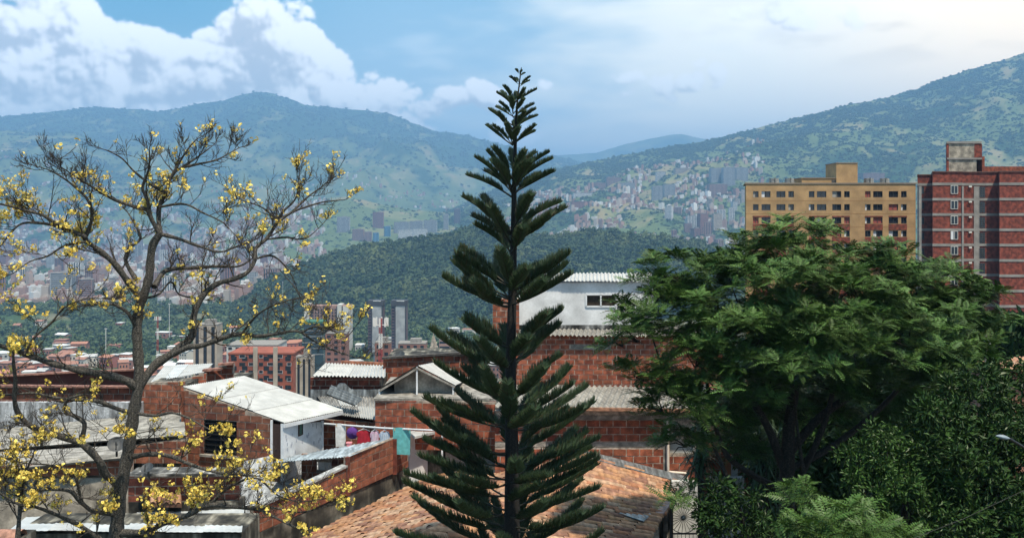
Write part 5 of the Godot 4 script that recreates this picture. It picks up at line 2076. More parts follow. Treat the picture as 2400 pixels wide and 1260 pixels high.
func mast(px: float, top: float, foot: float, d: float, size: float, label: String) -> void:
	var o := thing("telephone_mast", label, "mast", plan(px, d, yy(foot, d) - 4.0))
	var y0 := yy(foot, d) - 4.0
	var y1 := yy(top, d)
	var x := plan(px, d, 0).x
	var red := paint("mast_red", 0.28, 0.030, 0.025, 0.6)
	var wht := paint("mast_white", 0.62, 0.60, 0.58, 0.6)
	for k in 4:
		var a := lerpf(y0, y1, k / 4.0)
		var b := lerpf(y0, y1, (k + 1) / 4.0)
		var s := Shape.new()
		var r := size * lerpf(0.55, 0.36, k / 4.0)
		for q in [Vector3(-1, 0, 1), Vector3(1, 0, 1), Vector3(0, 0, -1)]:
			s.bar(Vector3(x, a, -d) + q * r, Vector3(x, b, -d) + q * r, 0.22 * size)
		for z in 6:
			var ya := lerpf(a, b, z / 6.0)
			var yb := lerpf(a, b, (z + 1) / 6.0)
			s.bar(Vector3(x - r, ya, -d + r), Vector3(x + r, yb, -d + r), 0.14 * size)
			s.bar(Vector3(x + r, ya, -d + r), Vector3(x - r, yb, -d + r), 0.14 * size)
		part(o, "lattice", s, wht if k % 2 == 0 else red)
	for i in 8:
		var t := TAU * i / 8.0
		var s := Shape.new()
		var c := Vector3(x + cos(t) * 2.1 * size, y1 - 1.2 * size, -d + sin(t) * 2.1 * size)
		s.box_at(c, Vector3(0.45, 2.6, 0.3) * size)
		s.bar(c - Vector3.UP * 0.9 * size, Vector3(x, c.y - 0.9 * size, -d), 0.14 * size)
		part(o, "aerial", s, wht)


func make_small_houses() -> void:
	rng.seed = 12
	# two kinds of small town house: walls, a pitched or flat roof, windows
	var walls := [paint("house_red", 0.30, 0.10, 0.07, 0.95), paint("house_brown", 0.25, 0.115, 0.085, 0.95), paint("house_pale", 0.52, 0.48, 0.43, 0.95), paint("house_grey", 0.36, 0.35, 0.34, 0.95), paint("house_orange", 0.36, 0.15, 0.09, 0.95)]
	var roofs := [paint("roof_clay", 0.34, 0.155, 0.10, 0.95), paint("roof_grey", 0.40, 0.40, 0.40, 0.9), paint("roof_white", 0.62, 0.63, 0.63, 0.8), paint("roof_rust", 0.28, 0.14, 0.10, 0.95)]
	var body := Shape.new()
	body.box_at(Vector3(0, 0.5, 0), Vector3.ONE)
	var body_mesh := body.mesh()
	var pit := Shape.new()
	pit.quad(Vector3(-0.55, 0, 0.55), Vector3(-0.55, 0.28, 0), Vector3(0.55, 0.28, 0), Vector3(0.55, 0, 0.55))
	pit.quad(Vector3(0.55, 0, -0.55), Vector3(0.55, 0.28, 0), Vector3(-0.55, 0.28, 0), Vector3(-0.55, 0, -0.55))
	pit.tri(Vector3(-0.5, 0, 0.5), Vector3(-0.5, 0.27, 0), Vector3(-0.5, 0, -0.5))
	pit.tri(Vector3(0.5, 0, -0.5), Vector3(0.5, 0.27, 0), Vector3(0.5, 0, 0.5))
	var pit_mesh := pit.mesh()
	var flat := Shape.new()
	flat.box_at(Vector3(0, 0.03, 0), Vector3(1.05, 0.06, 1.05))
	var flat_mesh := flat.mesh()
	var pane := Shape.new()
	for j in 2:
		for i in 3:
			pane.box_at(Vector3((i - 1) * 0.3, 0.3 + j * 0.4, 0.5), Vector3(0.13, 0.17, 0.03))
	var pane_mesh := pane.mesh()
	var count := 0
	var tries := 0
	while count < 190 and tries < 4000:
		tries += 1
		var px := rr(-40, 480) if tries % 5 < 3 else (rr(820, 1180) if tries % 5 == 3 else rr(480, 900))
		var d := rr(560, 930)
		if tries % 9 == 0:
			d = rr(930, 1150)
		var x := (px - 1200.0) / F * d
		var y := valley_y(x, d)
		var w := rr(7, 14)
		var h := rr(5, 10)
		var deep := rr(7, 12)
		var wk := rng.randi() % walls.size()
		var rk := rng.randi() % roofs.size()
		var pitched := rng.randf() < 0.5
		var where_to := "left of the flowering trunk" if px < 320.0 else ("between trunk and mast" if px < 890.0 else "beside the conifer")
		var o := thing("town_house", ["red", "brown", "pale", "grey", "orange"][wk] + " town house with " + ("pitched " if pitched else "flat ") + ["clay red", "grey", "white", "rusty"][rk] + " roof, far down " + where_to, "house", Vector3(x, y - 1.0, -d), "town houses at the foot of the slope")
		o.rotation.y = rr(-0.5, 0.5)
		for q in [["wall", body_mesh, walls[wk], Vector3(w, h + 1.0, deep), 0.0], ["roof", pit_mesh if pitched else flat_mesh, roofs[rk], Vector3(w, 6.0, deep), h + 1.0], ["windows", pane_mesh, mats.far_glass, Vector3(w, h, deep + 0.1), 1.0]]:
			var p := MeshInstance3D.new()
			p.name = q[0]
			p.mesh = q[1]
			p.material_override = q[2]
			p.position.y = q[4]
			p.scale = q[3]
			o.add_child(p)
		o.get_node("windows").set_meta("kind", "stuff")
		count += 1
	# the rest of the city, too many and too small to count
	var where := []
	var cols := []
	var palette := [Color(0.28, 0.15, 0.115), Color(0.30, 0.185, 0.145), Color(0.42, 0.36, 0.31), Color(0.50, 0.49, 0.48), Color(0.26, 0.17, 0.14), Color(0.36, 0.26, 0.21), Color(0.58, 0.58, 0.57)]
	var i := 0
	while i < 15000:
		i += 1
		var px := rr(-90, 760)
		var d := rr(1450, 5200)
		var on_hill := false
		if i > 9500:
			# towns on the slopes, in belts
			px = rr(1180, 1790) if i < 13200 else rr(-80, 1100)
			d = rr(2350, 4300) if i < 13200 else rr(4300, 6300)
			on_hill = true
		var x := (px - 1200.0) / F * d
		var y := land_y(px, d)
		var f := noise_a.get_noise_2d(x * 1.1 + 40.0, d * 0.9)
		if on_hill:
			if f < 0.05:
				continue
		elif f < -0.05:
			continue
		if d < 1700.0 and rise_y(rises.wooded_hill, px, 1500.0) > -100.0:
			continue
		var w := rr(7, 15)
		var h := rr(5, 12) if rng.randf() < 0.85 else rr(12, 26)
		where.append(Transform3D(Basis(Vector3.UP, rr(-0.6, 0.6)).scaled(Vector3(w, h + 4.0, rr(7, 13))), Vector3(x, y - 4.0, -d)))
		cols.append((palette[rng.randi() % palette.size()] as Color) * rr(0.8, 1.15))
	var hs := Shape.new()
	hs.box_at(Vector3(0, 0.5, 0), Vector3.ONE)
	hs.box_at(Vector3(0.15, 1.04, -0.1), Vector3(0.4, 0.12, 0.4))
	var m := StandardMaterial3D.new()
	m.resource_name = "far_house"
	m.vertex_color_use_as_albedo = true
	m.roughness = 0.95
	var far := copies(self, "far_houses", hs.mesh(), where, cols, m)
	tag(far, "sea of far brick and pale houses filling the valley and slopes", "houses", "", "stuff")


# ---------------------------------------------------------------- trees
func limb_points(list: Array, d0: float, d1: float) -> PackedVector3Array:
	var c := Curve3D.new()
	for i in list.size():
		var t := float(i) / (list.size() - 1)
		c.add_point(at(list[i][0], list[i][1], lerpf(d0, d1, t)))
	for i in range(0, list.size()):
		var a := c.get_point_position(maxi(i - 1, 0))
		var b := c.get_point_position(mini(i + 1, list.size() - 1))
		c.set_point_out(i, (b - a) / 6.0)
		c.set_point_in(i, (a - b) / 6.0)
	c.bake_interval = 0.06
	return c.get_baked_points()


var twig_tips := []


# a side branch that forks again and again; its tips are remembered
func grow(s: Shape, p: Vector3, dir: Vector3, length: float, r: float, level: int, lift: float) -> void:
	var n := 4 if level < 2 else 3
	var pts := PackedVector3Array([p])
	var rad := PackedFloat32Array([r])
	var q := p
	var u := dir.normalized()
	for i in n:
		u = (u + Vector3(rr(-1, 1), rr(-1, 1), rr(-1, 1)) * 0.24 + Vector3.UP * lift).normalized()
		q += u * length / n
		pts.append(q)
		rad.append(r * (1.0 - 0.62 * (i + 1) / n))
	s.tube(pts, rad, 5 if level == 0 else (4 if level == 1 else 3), false)
	if level >= 2:
		twig_tips.append([q, u, level])
	if level >= 3:
		return
	var kids: int = [5, 4, 3][level]
	for k in kids:
		var i := 1 + int(float(k) / kids * n) if k < kids - 1 else n
		i = clampi(i, 1, n)
		var base := pts[i]
		var out := (u + Vector3(rr(-1, 1), rr(-0.6, 1), rr(-1, 1)) * 0.85).normalized()
		grow(s, base, out, length * rr(0.45, 0.72), maxf(rad[i] * 0.70, 0.0036), level + 1, lift)


func make_flowering_tree() -> void:
	rng.seed = 41
	twig_tips.clear()
	var d := 14.0
	var o := thing("flowering_tree", "nearly leafless tree with lichened grey limbs and yellow blossom clusters", "tree", plan(270, d, 0))
	var bark := StandardMaterial3D.new()
	bark.resource_name = "lichened_bark"
	bark.albedo_color = colour(0.20, 0.18, 0.155)
	bark.albedo_texture = tex.bark
	bark.uv1_triplanar = true
	bark.uv1_world_triplanar = true
	bark.uv1_scale = Vector3.ONE * 4.5
	bark.roughness = 0.95
	var twig := paint("twig_bark", 0.036, 0.029, 0.024, 0.95)
	var trunk := [[255, 1700], [262, 1420], [268, 1300], [275, 1210], [283, 1140], [298, 1065], [313, 965], [325, 890], [322, 820], [320, 770], [326, 720], [338, 685], [349, 645], [352, 605], [358, 572], [374, 548]]
	var s := Shape.new()
	var pts := limb_points(trunk, d, d)
	var rad := PackedFloat32Array()
	for i in pts.size():
		var y := pts[i].y
		var t := clampf((y - 6.0) / 8.0, 0.0, 1.0)
		rad.append(lerpf(0.135, 0.052, t) * (1.0 + 0.08 * sin(i * 0.9)) + maxf(0.0, 3.0 - y) * 0.05)
	s.tube(pts, rad, 12)
	part(o, "trunk", s, bark)
	# px polyline, radius at both ends in px, depth at both ends, share of side branches, upward pull
	var limbs := [
		[[[374, 548], [352, 508], [345, 470], [333, 440], [344, 408], [350, 380], [349, 352]], 8, 1.5, 14.0, 13.7, 1.0, 0.10],
		[[[347, 492], [300, 480], [255, 462], [215, 438], [178, 415], [148, 395]], 6, 1.5, 14.0, 13.2, 1.0, 0.10],
		[[[374, 548], [371, 515], [373, 482], [388, 450], [398, 418], [418, 396], [455, 386], [505, 375], [538, 358], [560, 346]], 8, 1.2, 14.0, 14.8, 1.0, 0.09],
		[[[398, 418], [418, 384], [436, 354], [456, 330], [474, 318]], 5, 1.0, 14.2, 14.2, 1.0, 0.10],
		[[[418, 396], [456, 372], [486, 350], [504, 336]], 4, 1.0, 14.3, 14.9, 0.9, 0.10],
		[[[388, 452], [350, 430], [314, 402], [286, 372], [258, 356], [236, 348]], 5, 1.0, 14.0, 13.4, 1.0, 0.08],
		[[[324, 692], [296, 656], [269, 620], [236, 590], [203, 566], [193, 552], [140, 532], [86, 522], [42, 528], [0, 576]], 11, 2.0, 14.0, 13.1, 1.0, 0.06],
		[[[198, 558], [214, 512], [206, 470], [165, 430], [122, 402], [82, 388]], 6, 1.2, 13.6, 13.0, 1.0, 0.08],
		[[[140, 532], [100, 505], [55, 492], [0, 478], [-50, 470]], 5, 1.5, 13.4, 12.8, 1.0, 0.07],
		[[[203, 566], [150, 576], [110, 600], [70, 612], [30, 640]], 4, 1.2, 13.5, 13.0, 0.9, 0.02],
		[[[318, 655], [294, 612], [302, 582], [328, 558], [312, 520], [300, 500]], 7, 2.0, 14.0, 14.6, 0.8, 0.06],
		[[[360, 672], [371, 652], [392, 632], [441, 628], [505, 624], [556, 624], [585, 610]], 8, 2.5, 14.0, 15.0, 0.8, 0.06],
		[[[374, 548], [420, 560], [470, 578], [515, 590], [560, 575], [600, 560]], 6, 1.5, 14.0, 14.4, 0.9, 0.06],
		[[[372, 485], [430, 478], [478, 500], [520, 520], [545, 545]], 4, 1.2, 14.0, 13.5, 0.9, 0.06],
		[[[326, 902], [344, 878], [367, 851], [405, 826], [448, 790], [450, 765], [455, 733], [472, 695], [505, 666], [548, 653], [580, 637], [597, 607], [598, 582], [622, 561], [640, 536], [653, 519], [682, 498], [716, 485], [758, 473], [806, 468]], 14, 1.5, 14.0, 15.2, 0.8, 0.07],
		[[[640, 536], [660, 500], [690, 469], [700, 440], [698, 412]], 5, 1.0, 15.0, 15.2, 1.0, 0.09],
		[[[653, 519], [620, 490], [590, 476], [566, 470]], 4, 1.0, 15.0, 14.6, 0.9, 0.08],
		[[[682, 498], [720, 462], [750, 440], [772, 420]], 4, 1.0, 15.0, 15.6, 1.0, 0.08],
		[[[622, 561], [670, 556], [710, 560], [735, 545], [760, 520]], 3.5, 1.0, 15.0, 15.6, 0.8, 0.04],
		[[[597, 607], [640, 600], [680, 640], [700, 690]], 4, 1.0, 15.0, 15.4, 0.9, -0.02],
		[[[405, 830], [442, 813], [470, 810], [524, 791], [566, 782], [597, 788], [638, 784], [680, 776], [706, 779], [731, 796], [762, 812], [794, 825], [836, 838]], 9, 1.6, 14.1, 13.4, 0.8, 0.03],
		[[[566, 782], [600, 740], [640, 715], [690, 700], [720, 690]], 4, 1.0, 13.8, 13.2, 0.8, 0.05],
		[[[706, 779], [740, 765], [780, 775], [810, 790], [836, 760]], 3, 1.0, 13.5, 13.2, 0.8, 0.04],
		[[[320, 908], [290, 890], [230, 875], [171, 864], [114, 849], [57, 830], [0, 810], [-40, 800]], 13, 5.0, 14.0, 13.2, 0.55, 0.06],
		[[[57, 830], [80, 790], [120, 755], [150, 720], [200, 700], [250, 700]], 4, 1.2, 13.3, 13.3, 0.9, 0.05],
		[[[283, 1140], [258, 1120], [244, 1108], [229, 1077], [190, 1040], [133, 1020], [76, 1001], [44, 972], [33, 938], [35, 892], [30, 850]], 13, 4.5, 14.0, 13.0, 0.55, 0.05],
		[[[190, 1030], [197, 993], [178, 977], [152, 962], [157, 936], [190, 925]], 8, 3.0, 13.7, 13.5, 0.4, 0.05],
		[[[306, 968], [267, 955], [229, 940], [171, 936], [120, 930], [76, 921], [20, 925]], 7, 2.5, 14.0, 13.3, 0.6, 0.04],
		[[[318, 968], [362, 974], [400, 967], [438, 978], [470, 995], [500, 1010]], 5, 1.5, 14.0, 13.5, 0.8, 0.03],
		[[[314, 1069], [354, 1064], [400, 1069], [438, 1085], [495, 1104], [545, 1111], [600, 1115]], 8, 2.0, 14.0, 13.1, 1.0, 0.03],
		[[[272, 1249], [343, 1245], [381, 1226], [438, 1207], [488, 1184], [552, 1188], [610, 1195], [648, 1214], [690, 1235]], 11, 2.5, 14.0, 12.9, 1.0, 0.05],
		[[[488, 1184], [540, 1140], [600, 1120], [650, 1160], [700, 1175], [745, 1170]], 4, 1.2, 13.5, 13.0, 1.0, 0.03],
		[[[552, 1188], [640, 1190], [700, 1200], [770, 1185]], 4, 1.2, 13.2, 13.0, 1.0, 0.02],
		[[[278, 1205], [251, 1203], [213, 1195], [184, 1172], [160, 1150], [114, 1146], [70, 1150], [20, 1130]], 8, 2.5, 14.0, 13.0, 1.0, 0.04],
		[[[268, 1290], [200, 1240], [140, 1210], [90, 1190], [40, 1180], [-10, 1150]], 8, 2.5, 14.0, 12.8, 1.0, 0.04],
		[[[190, 1172], [170, 1110], [120, 1090], [60, 1085], [0, 1070]], 4, 1.2, 13.6, 12.9, 1.0, 0.05],
		[[[300, 1060], [360, 1010], [250, 1030], [270, 1000]], 2, 1.0, 13.9, 13.4, 0.5, 0.05],
		[[[40, 1260], [45, 1200], [50, 1150], [62, 1100], [80, 1060]], 7, 2.0, 13.2, 13.2, 1.0, 0.05],
		[[[322, 775], [300, 735], [270, 715], [240, 712], [205, 716]], 7, 2.0, 14.0, 13.5, 0.8, 0.04],
		[[[330, 700], [370, 690], [400, 660], [420, 690], [470, 700]], 4, 1.5, 14.0, 14.8, 0.7, 0.02],
	]
	for l in limbs:
		var lp := limb_points(l[0], l[3], l[4])
		var lr := PackedFloat32Array()
		for i in lp.size():
			var t := float(i) / (lp.size() - 1)
			lr.append(lerpf(l[1], l[2], t) * 14.0 / F * 0.80 * (1.0 + 0.10 * sin(i * 0.7 + l[1])))
		s = Shape.new()
		s.tube(lp, lr, 9)
		part(o, "limb", s, bark if l[1] > 4.5 else paint("young_bark", 0.17, 0.15, 0.12, 0.95, "bark", 2.5))
		s = Shape.new()
		var i := int(lp.size() * 0.18)
		while i < lp.size():
			if rng.randf() < l[5]:
				var dir := (lp[mini(i + 1, lp.size() - 1)] - lp[maxi(i - 1, 0)]).normalized()
				var out := (dir * 0.55 + Vector3(rr(-1, 1), rr(-0.5, 1.0), rr(-0.8, 0.8))).normalized()
				var size := rr(0.16, 0.36) if lp[i].y > yy(430, 14.0) else rr(0.18, 0.44)
				grow(s, lp[i], out, size, clampf(lr[i] * 0.40, 0.0055, 0.012), 0 if rng.randf() < 0.45 else 1, l[6])
			i += 2 + rng.randi() % 3
		grow(s, lp[-1], lp[-1] - lp[-4], 0.17, maxf(lr[-1], 0.006), 0, l[6])
		part(o, "twigs", s, twig, "stuff")
	# blossoms: five flared petals round a short throat, in loose bunches
	var variants := []
	for v in 4:
		var b := Shape.new()
		b.tinted = true
		for f in 5 + v * 2:
			var c := Vector3(rr(-1, 1), rr(-0.6, 0.6), rr(-1, 1)) * 0.085
			var face := (c.normalized() + Vector3(rr(-0.5, 0.5), rr(-0.9, 0.2), rr(-0.5, 0.5))).normalized()
			var x := face.cross(Vector3(0.3, 1, 0.2)).normalized()
			var y := face.cross(x)
			var size := rr(0.026, 0.037)
			var shade := rr(0.62, 1.14)
			for k in 5:
				var a0 := TAU * k / 5.0
				var a1 := a0 + TAU / 5.0 * 0.94
				var am := (a0 + a1) * 0.5
				var e0 := c + (x * cos(a0) + y * sin(a0)) * size * 0.35 + face * size * 0.4
				var e1 := c + (x * cos(a1) + y * sin(a1)) * size * 0.35 + face * size * 0.4
				var t0 := c + (x * cos(a0 + 0.1) + y * sin(a0 + 0.1)) * size * 0.95 + face * size * rr(0.35, 0.6)
				var t1 := c + (x * cos(a1 - 0.1) + y * sin(a1 - 0.1)) * size * 0.95 + face * size * rr(0.35, 0.6)
				var tip := c + (x * cos(am) + y * sin(am)) * size * 1.15 + face * size * rr(0.25, 0.5)
				b.tint = Color(0.86, 0.68, 0.16) * shade
				b.quad(e0, t0, t1, e1)
				b.tri(t0, tip, t1)
				b.tint = Color(0.62, 0.36, 0.02) * shade
				b.tri(c - face * size * 0.6, e0, e1)
		variants.append(b.mesh())
	var sets := [[], [], [], []]
	for t in twig_tips:
		var p: Vector3 = t[0]
		var px := 1200.0 + p.x / -p.z * F
		var py := HZ + (EYE - p.y) / -p.z * F
		var chance := 0.055
		if px < 330.0 and py > 390.0 and py < 660.0:
			chance = 0.23
		if px < 150.0 and py > 620.0 and py < 820.0:
			chance = 0.30
		if py > 1000.0:
			chance = 0.20 if px < 480.0 else 0.13
		if px > 330.0 and px < 480.0 and py > 380.0 and py < 500.0:
			chance = 0.12
		if py < 400.0:
			chance = 0.018
		if px > 640.0 and py < 560.0:
			chance = 0.07
		# blossoms open in patches
		chance *= clampf(1.0 + 2.4 * noise_a.get_noise_3dv(p * 260.0), 0.0, 2.4)
		if rng.randf() < chance * 0.78:
			var k := rr(0.30, 0.64)
			sets[rng.randi() % 4].append(Transform3D(Basis(Vector3(rr(-1, 1), rr(-1, 1), rr(-1, 1)).normalized(), rr(0, TAU)).scaled(Vector3.ONE * k), p - origin_of(o)))
	var petal := leafy("petal", 1, 1, 1, 0.35, 0.6)
	for v in 4:
		copies(o, "blossoms", variants[v], sets[v], [], petal)


# a tall araucaria: tiers of upswept plumes round a straight stem
func make_pine() -> void:
	rng.seed = 8
	var d := 20.0
	var o := thing("norfolk_pine", "tall dark conifer with regular tiers of upswept plume like branches", "tree", plan(1200, d, 0))
	var s := Shape.new()
	var stem := limb_points([[1198, 2100], [1200, 1260], [1199, 1000], [1197, 860], [1203, 600], [1206, 400], [1211, 260], [1218, 190], [1222, 158]], d, d)
	var rad := PackedFloat32Array()
	for p in stem:
		rad.append(0.008 + 0.0165 * maxf(0.0, yy(155, d) - p.y))
	s.tube(stem, rad, 12)
	part(o, "trunk", s, paint("pine_bark", 0.040, 0.032, 0.026, 0.95, "bark", 3.0))
	var needles := StandardMaterial3D.new()
	needles.resource_name = "pine_needles"
	needles.albedo_color = colour(1, 1, 1)
	needles.vertex_color_use_as_albedo = true
	needles.roughness = 0.6
	# tier: foot on the stem, height the tips reach, reach in px, count, thickness of the plume
	var tiers := [
		[176, 166, 16, 4, 0.022], [198, 182, 30, 5, 0.03], [243, 208, 50, 6, 0.045], [268, 236, 54, 6, 0.05], [300, 262, 62, 7, 0.055], [336, 292, 68, 7, 0.06],
		[418, 346, 86, 6, 0.085], [436, 372, 92, 6, 0.085], [456, 398, 98, 7, 0.09],
		[545, 466, 112, 6, 0.115], [566, 494, 124, 6, 0.115], [592, 524, 128, 7, 0.12],
		[676, 588, 142, 6, 0.135], [700, 612, 138, 6, 0.135], [716, 640, 162, 7, 0.135],
		[812, 732, 160, 6, 0.145], [858, 776, 176, 8, 0.145],
		[934, 834, 184, 7, 0.14], [962, 862, 186, 6, 0.14], [1002, 928, 218, 8, 0.14],
		[1062, 966, 206, 7, 0.14], [1098, 1020, 222, 7, 0.14], [1128, 1050, 238, 8, 0.135],
		[1166, 1084, 230, 7, 0.135], [1202, 1118, 240, 7, 0.135], [1236, 1160, 236, 8, 0.135], [1282, 1206, 244, 8, 0.13], [1330, 1250, 244, 8, 0.13], [1380, 1300, 240, 8, 0.13], [1440, 1370, 240, 8, 0.13],
	]
	var turn := 0.3
	for t in tiers:
		var p0 := at(1203.0 + (220.0 - t[0]) * 0.014 + (13.0 if t[0] < 230 else 0.0), t[0], d)
		turn += 0.9
		var count: int = t[3]
		for k in count:
			var a: float = turn + TAU * k / count + rr(-0.3, 0.3)
			if t[0] > 500 and rng.randf() < 0.09:
				continue
			var reach: float = t[2] * d / F * (rr(0.84, 1.10) if rng.randf() < 0.8 else rr(0.6, 0.85))
			var rise: float = (t[0] - t[1]) * d / F * rr(0.75, 1.12)
			s = Shape.new()
			s.tinted = true
			plume(s, p0 + Vector3.UP * rr(-0.06, 0.06), Vector3(cos(a), 0, sin(a)), reach, rise, t[4] * 1.0)
			part(o, "branch", s, needles)


func plume(s: Shape, p: Vector3, out: Vector3, reach: float, rise: float, thick: float) -> void:
	var n := 9
	var axis := PackedVector3Array()
	var rad := PackedFloat32Array()
	var sway := Vector3(rr(-1, 1), 0, rr(-1, 1)) * reach * 0.07
	# the upper boughs rise straight, the long lower ones run out level and turn up at the end
	var low := smoothstep(0.95, 1.5, reach) * rr(0.75, 1.2)
	for i in n + 1:
		var t := float(i) / n
		axis.append(p + out * reach * t + Vector3.UP * rise * lerpf(1.12 * t - 0.12 * t * t * t, 0.1 * t + 0.9 * pow(t, 1.9), low) + sway * sin(PI * t))
		rad.append(lerpf(0.022, 0.006, t) * minf(1.0, reach * 1.2))
	s.tint = Color(0.022, 0.020, 0.014)
	s.tube(axis, rad, 5)
	# upswept needle ropes along the outer part
	var side := out.cross(Vector3.UP).normalized()
	var ropes := int(130 + reach * 330.0)
	for i in ropes:
		var t := 0.22 + 0.78 * pow(rng.randf(), 0.72)
		var f := t * n
		var k := mini(int(f), n - 1)
		var q := axis[k].lerp(axis[k + 1], f - k)
		var dir := (axis[k + 1] - axis[k]).normalized()
		var up := side.cross(dir)
		if up.y < 0.0:
			up = -up
		var ang := rr(-1.0, 1.0)
		var spread := (side * sin(ang * 1.75) + up * (0.55 * cos(ang * 1.9) + 0.12)).normalized()
		var l := thick * rr(0.7, 1.35) * (1.0 - 0.42 * pow(t, 3.0)) * (0.75 + 0.5 * minf(1.0, (t - 0.1) * 3.0))
		var end := q + (spread * 0.78 + dir * 0.78).normalized() * l * 1.25 + Vector3.UP * l * 0.28
		var mid := q.lerp(end, 0.5) + dir * l * 0.12 - Vector3.UP * l * 0.07
		var g := rr(0.75, 1.3)
		s.tint = Color(0.036 * g, 0.064 * g, 0.028 * g) if rng.randf() < 0.92 else Color(0.070, 0.055, 0.025)
		var w := 0.007 + 0.026 * thick
		s.tube(PackedVector3Array([q, mid, end]), PackedFloat32Array([w * 0.9, w, 0.002]), 3, false)


# a feathery compound leaf: a bowed stalk with paired pinnae
func frond(s: Shape, p: Vector3, dir: Vector3, up: Vector3, length: float, shade: float, g: RandomNumberGenerator) -> void:
	var side := dir.cross(up).normalized()
	up = side.cross(dir).normalized()
	var n := 9
	var prev := p
	for i in range(1, n + 1):
		var t := float(i) / n
		var q := p + dir * length * t + up * length * (0.30 * t - 0.52 * t * t)
		s.tint = Color(0.06, 0.09, 0.03) * shade
		if i % 3 == 0:
			s.tri(prev - side * 0.004, q, prev + side * 0.004)
			prev = q
		var w := length * 0.25 * sin(PI * clampf(0.12 + t * 0.86, 0.0, 1.0)) * g.randf_range(0.85, 1.1)
		for k in [-1.0, 1.0]:
			var tip: Vector3 = q + side * k * w + dir * w * 0.45 - up * w * g.randf_range(0.05, 0.4)
			var half := length * 0.043
			s.tint = Color(0.050, 0.104, 0.024) * shade * g.randf_range(0.75, 1.25)
			s.quad(q, q.lerp(tip, 0.5) + dir * half, tip, q.lerp(tip, 0.5) - dir * half)


func rosette(seed_: int, count: int, length: float) -> ArrayMesh:
	var g := RandomNumberGenerator.new()
	g.seed = seed_
	var s := Shape.new()
	s.tinted = true
	for i in count:
		var a := TAU * i / count * 2.4 + g.randf_range(-0.3, 0.3)
		var e := g.randf_range(-0.1, 0.78)
		var dir := Vector3(cos(a) * cos(e), sin(e), sin(a) * cos(e))
		frond(s, dir * 0.05, dir, Vector3.UP if e < 0.8 else Vector3(cos(a), 0.2, sin(a)), length * g.randf_range(0.75, 1.1), g.randf_range(0.8, 1.15), g)
	return s.mesh()


# leaves on the outside of a set of lobes [px, py, depth, radius in px, flattening]
func leaf_spots(lobes: Array, per: float, inward: float) -> Array:
	var out := []
	for l in lobes:
		var c := at(l[0], l[1], l[2])
		var r: float = l[3] * l[2] / F
		var n := int(per * r * r * 10.0)
		for i in n:
			var dir := Vector3(rng.randfn(), rng.randfn() + 0.35, rng.randfn()).normalized()
			var q := r * (1.0 - inward * pow(rng.randf(), 1.6)) * (1.0 + 0.28 * noise_a.get_noise_3dv((c + dir * r) * 90.0))
			out.append([c + Vector3(dir.x, dir.y * l[4], dir.z) * q, dir])
	return out


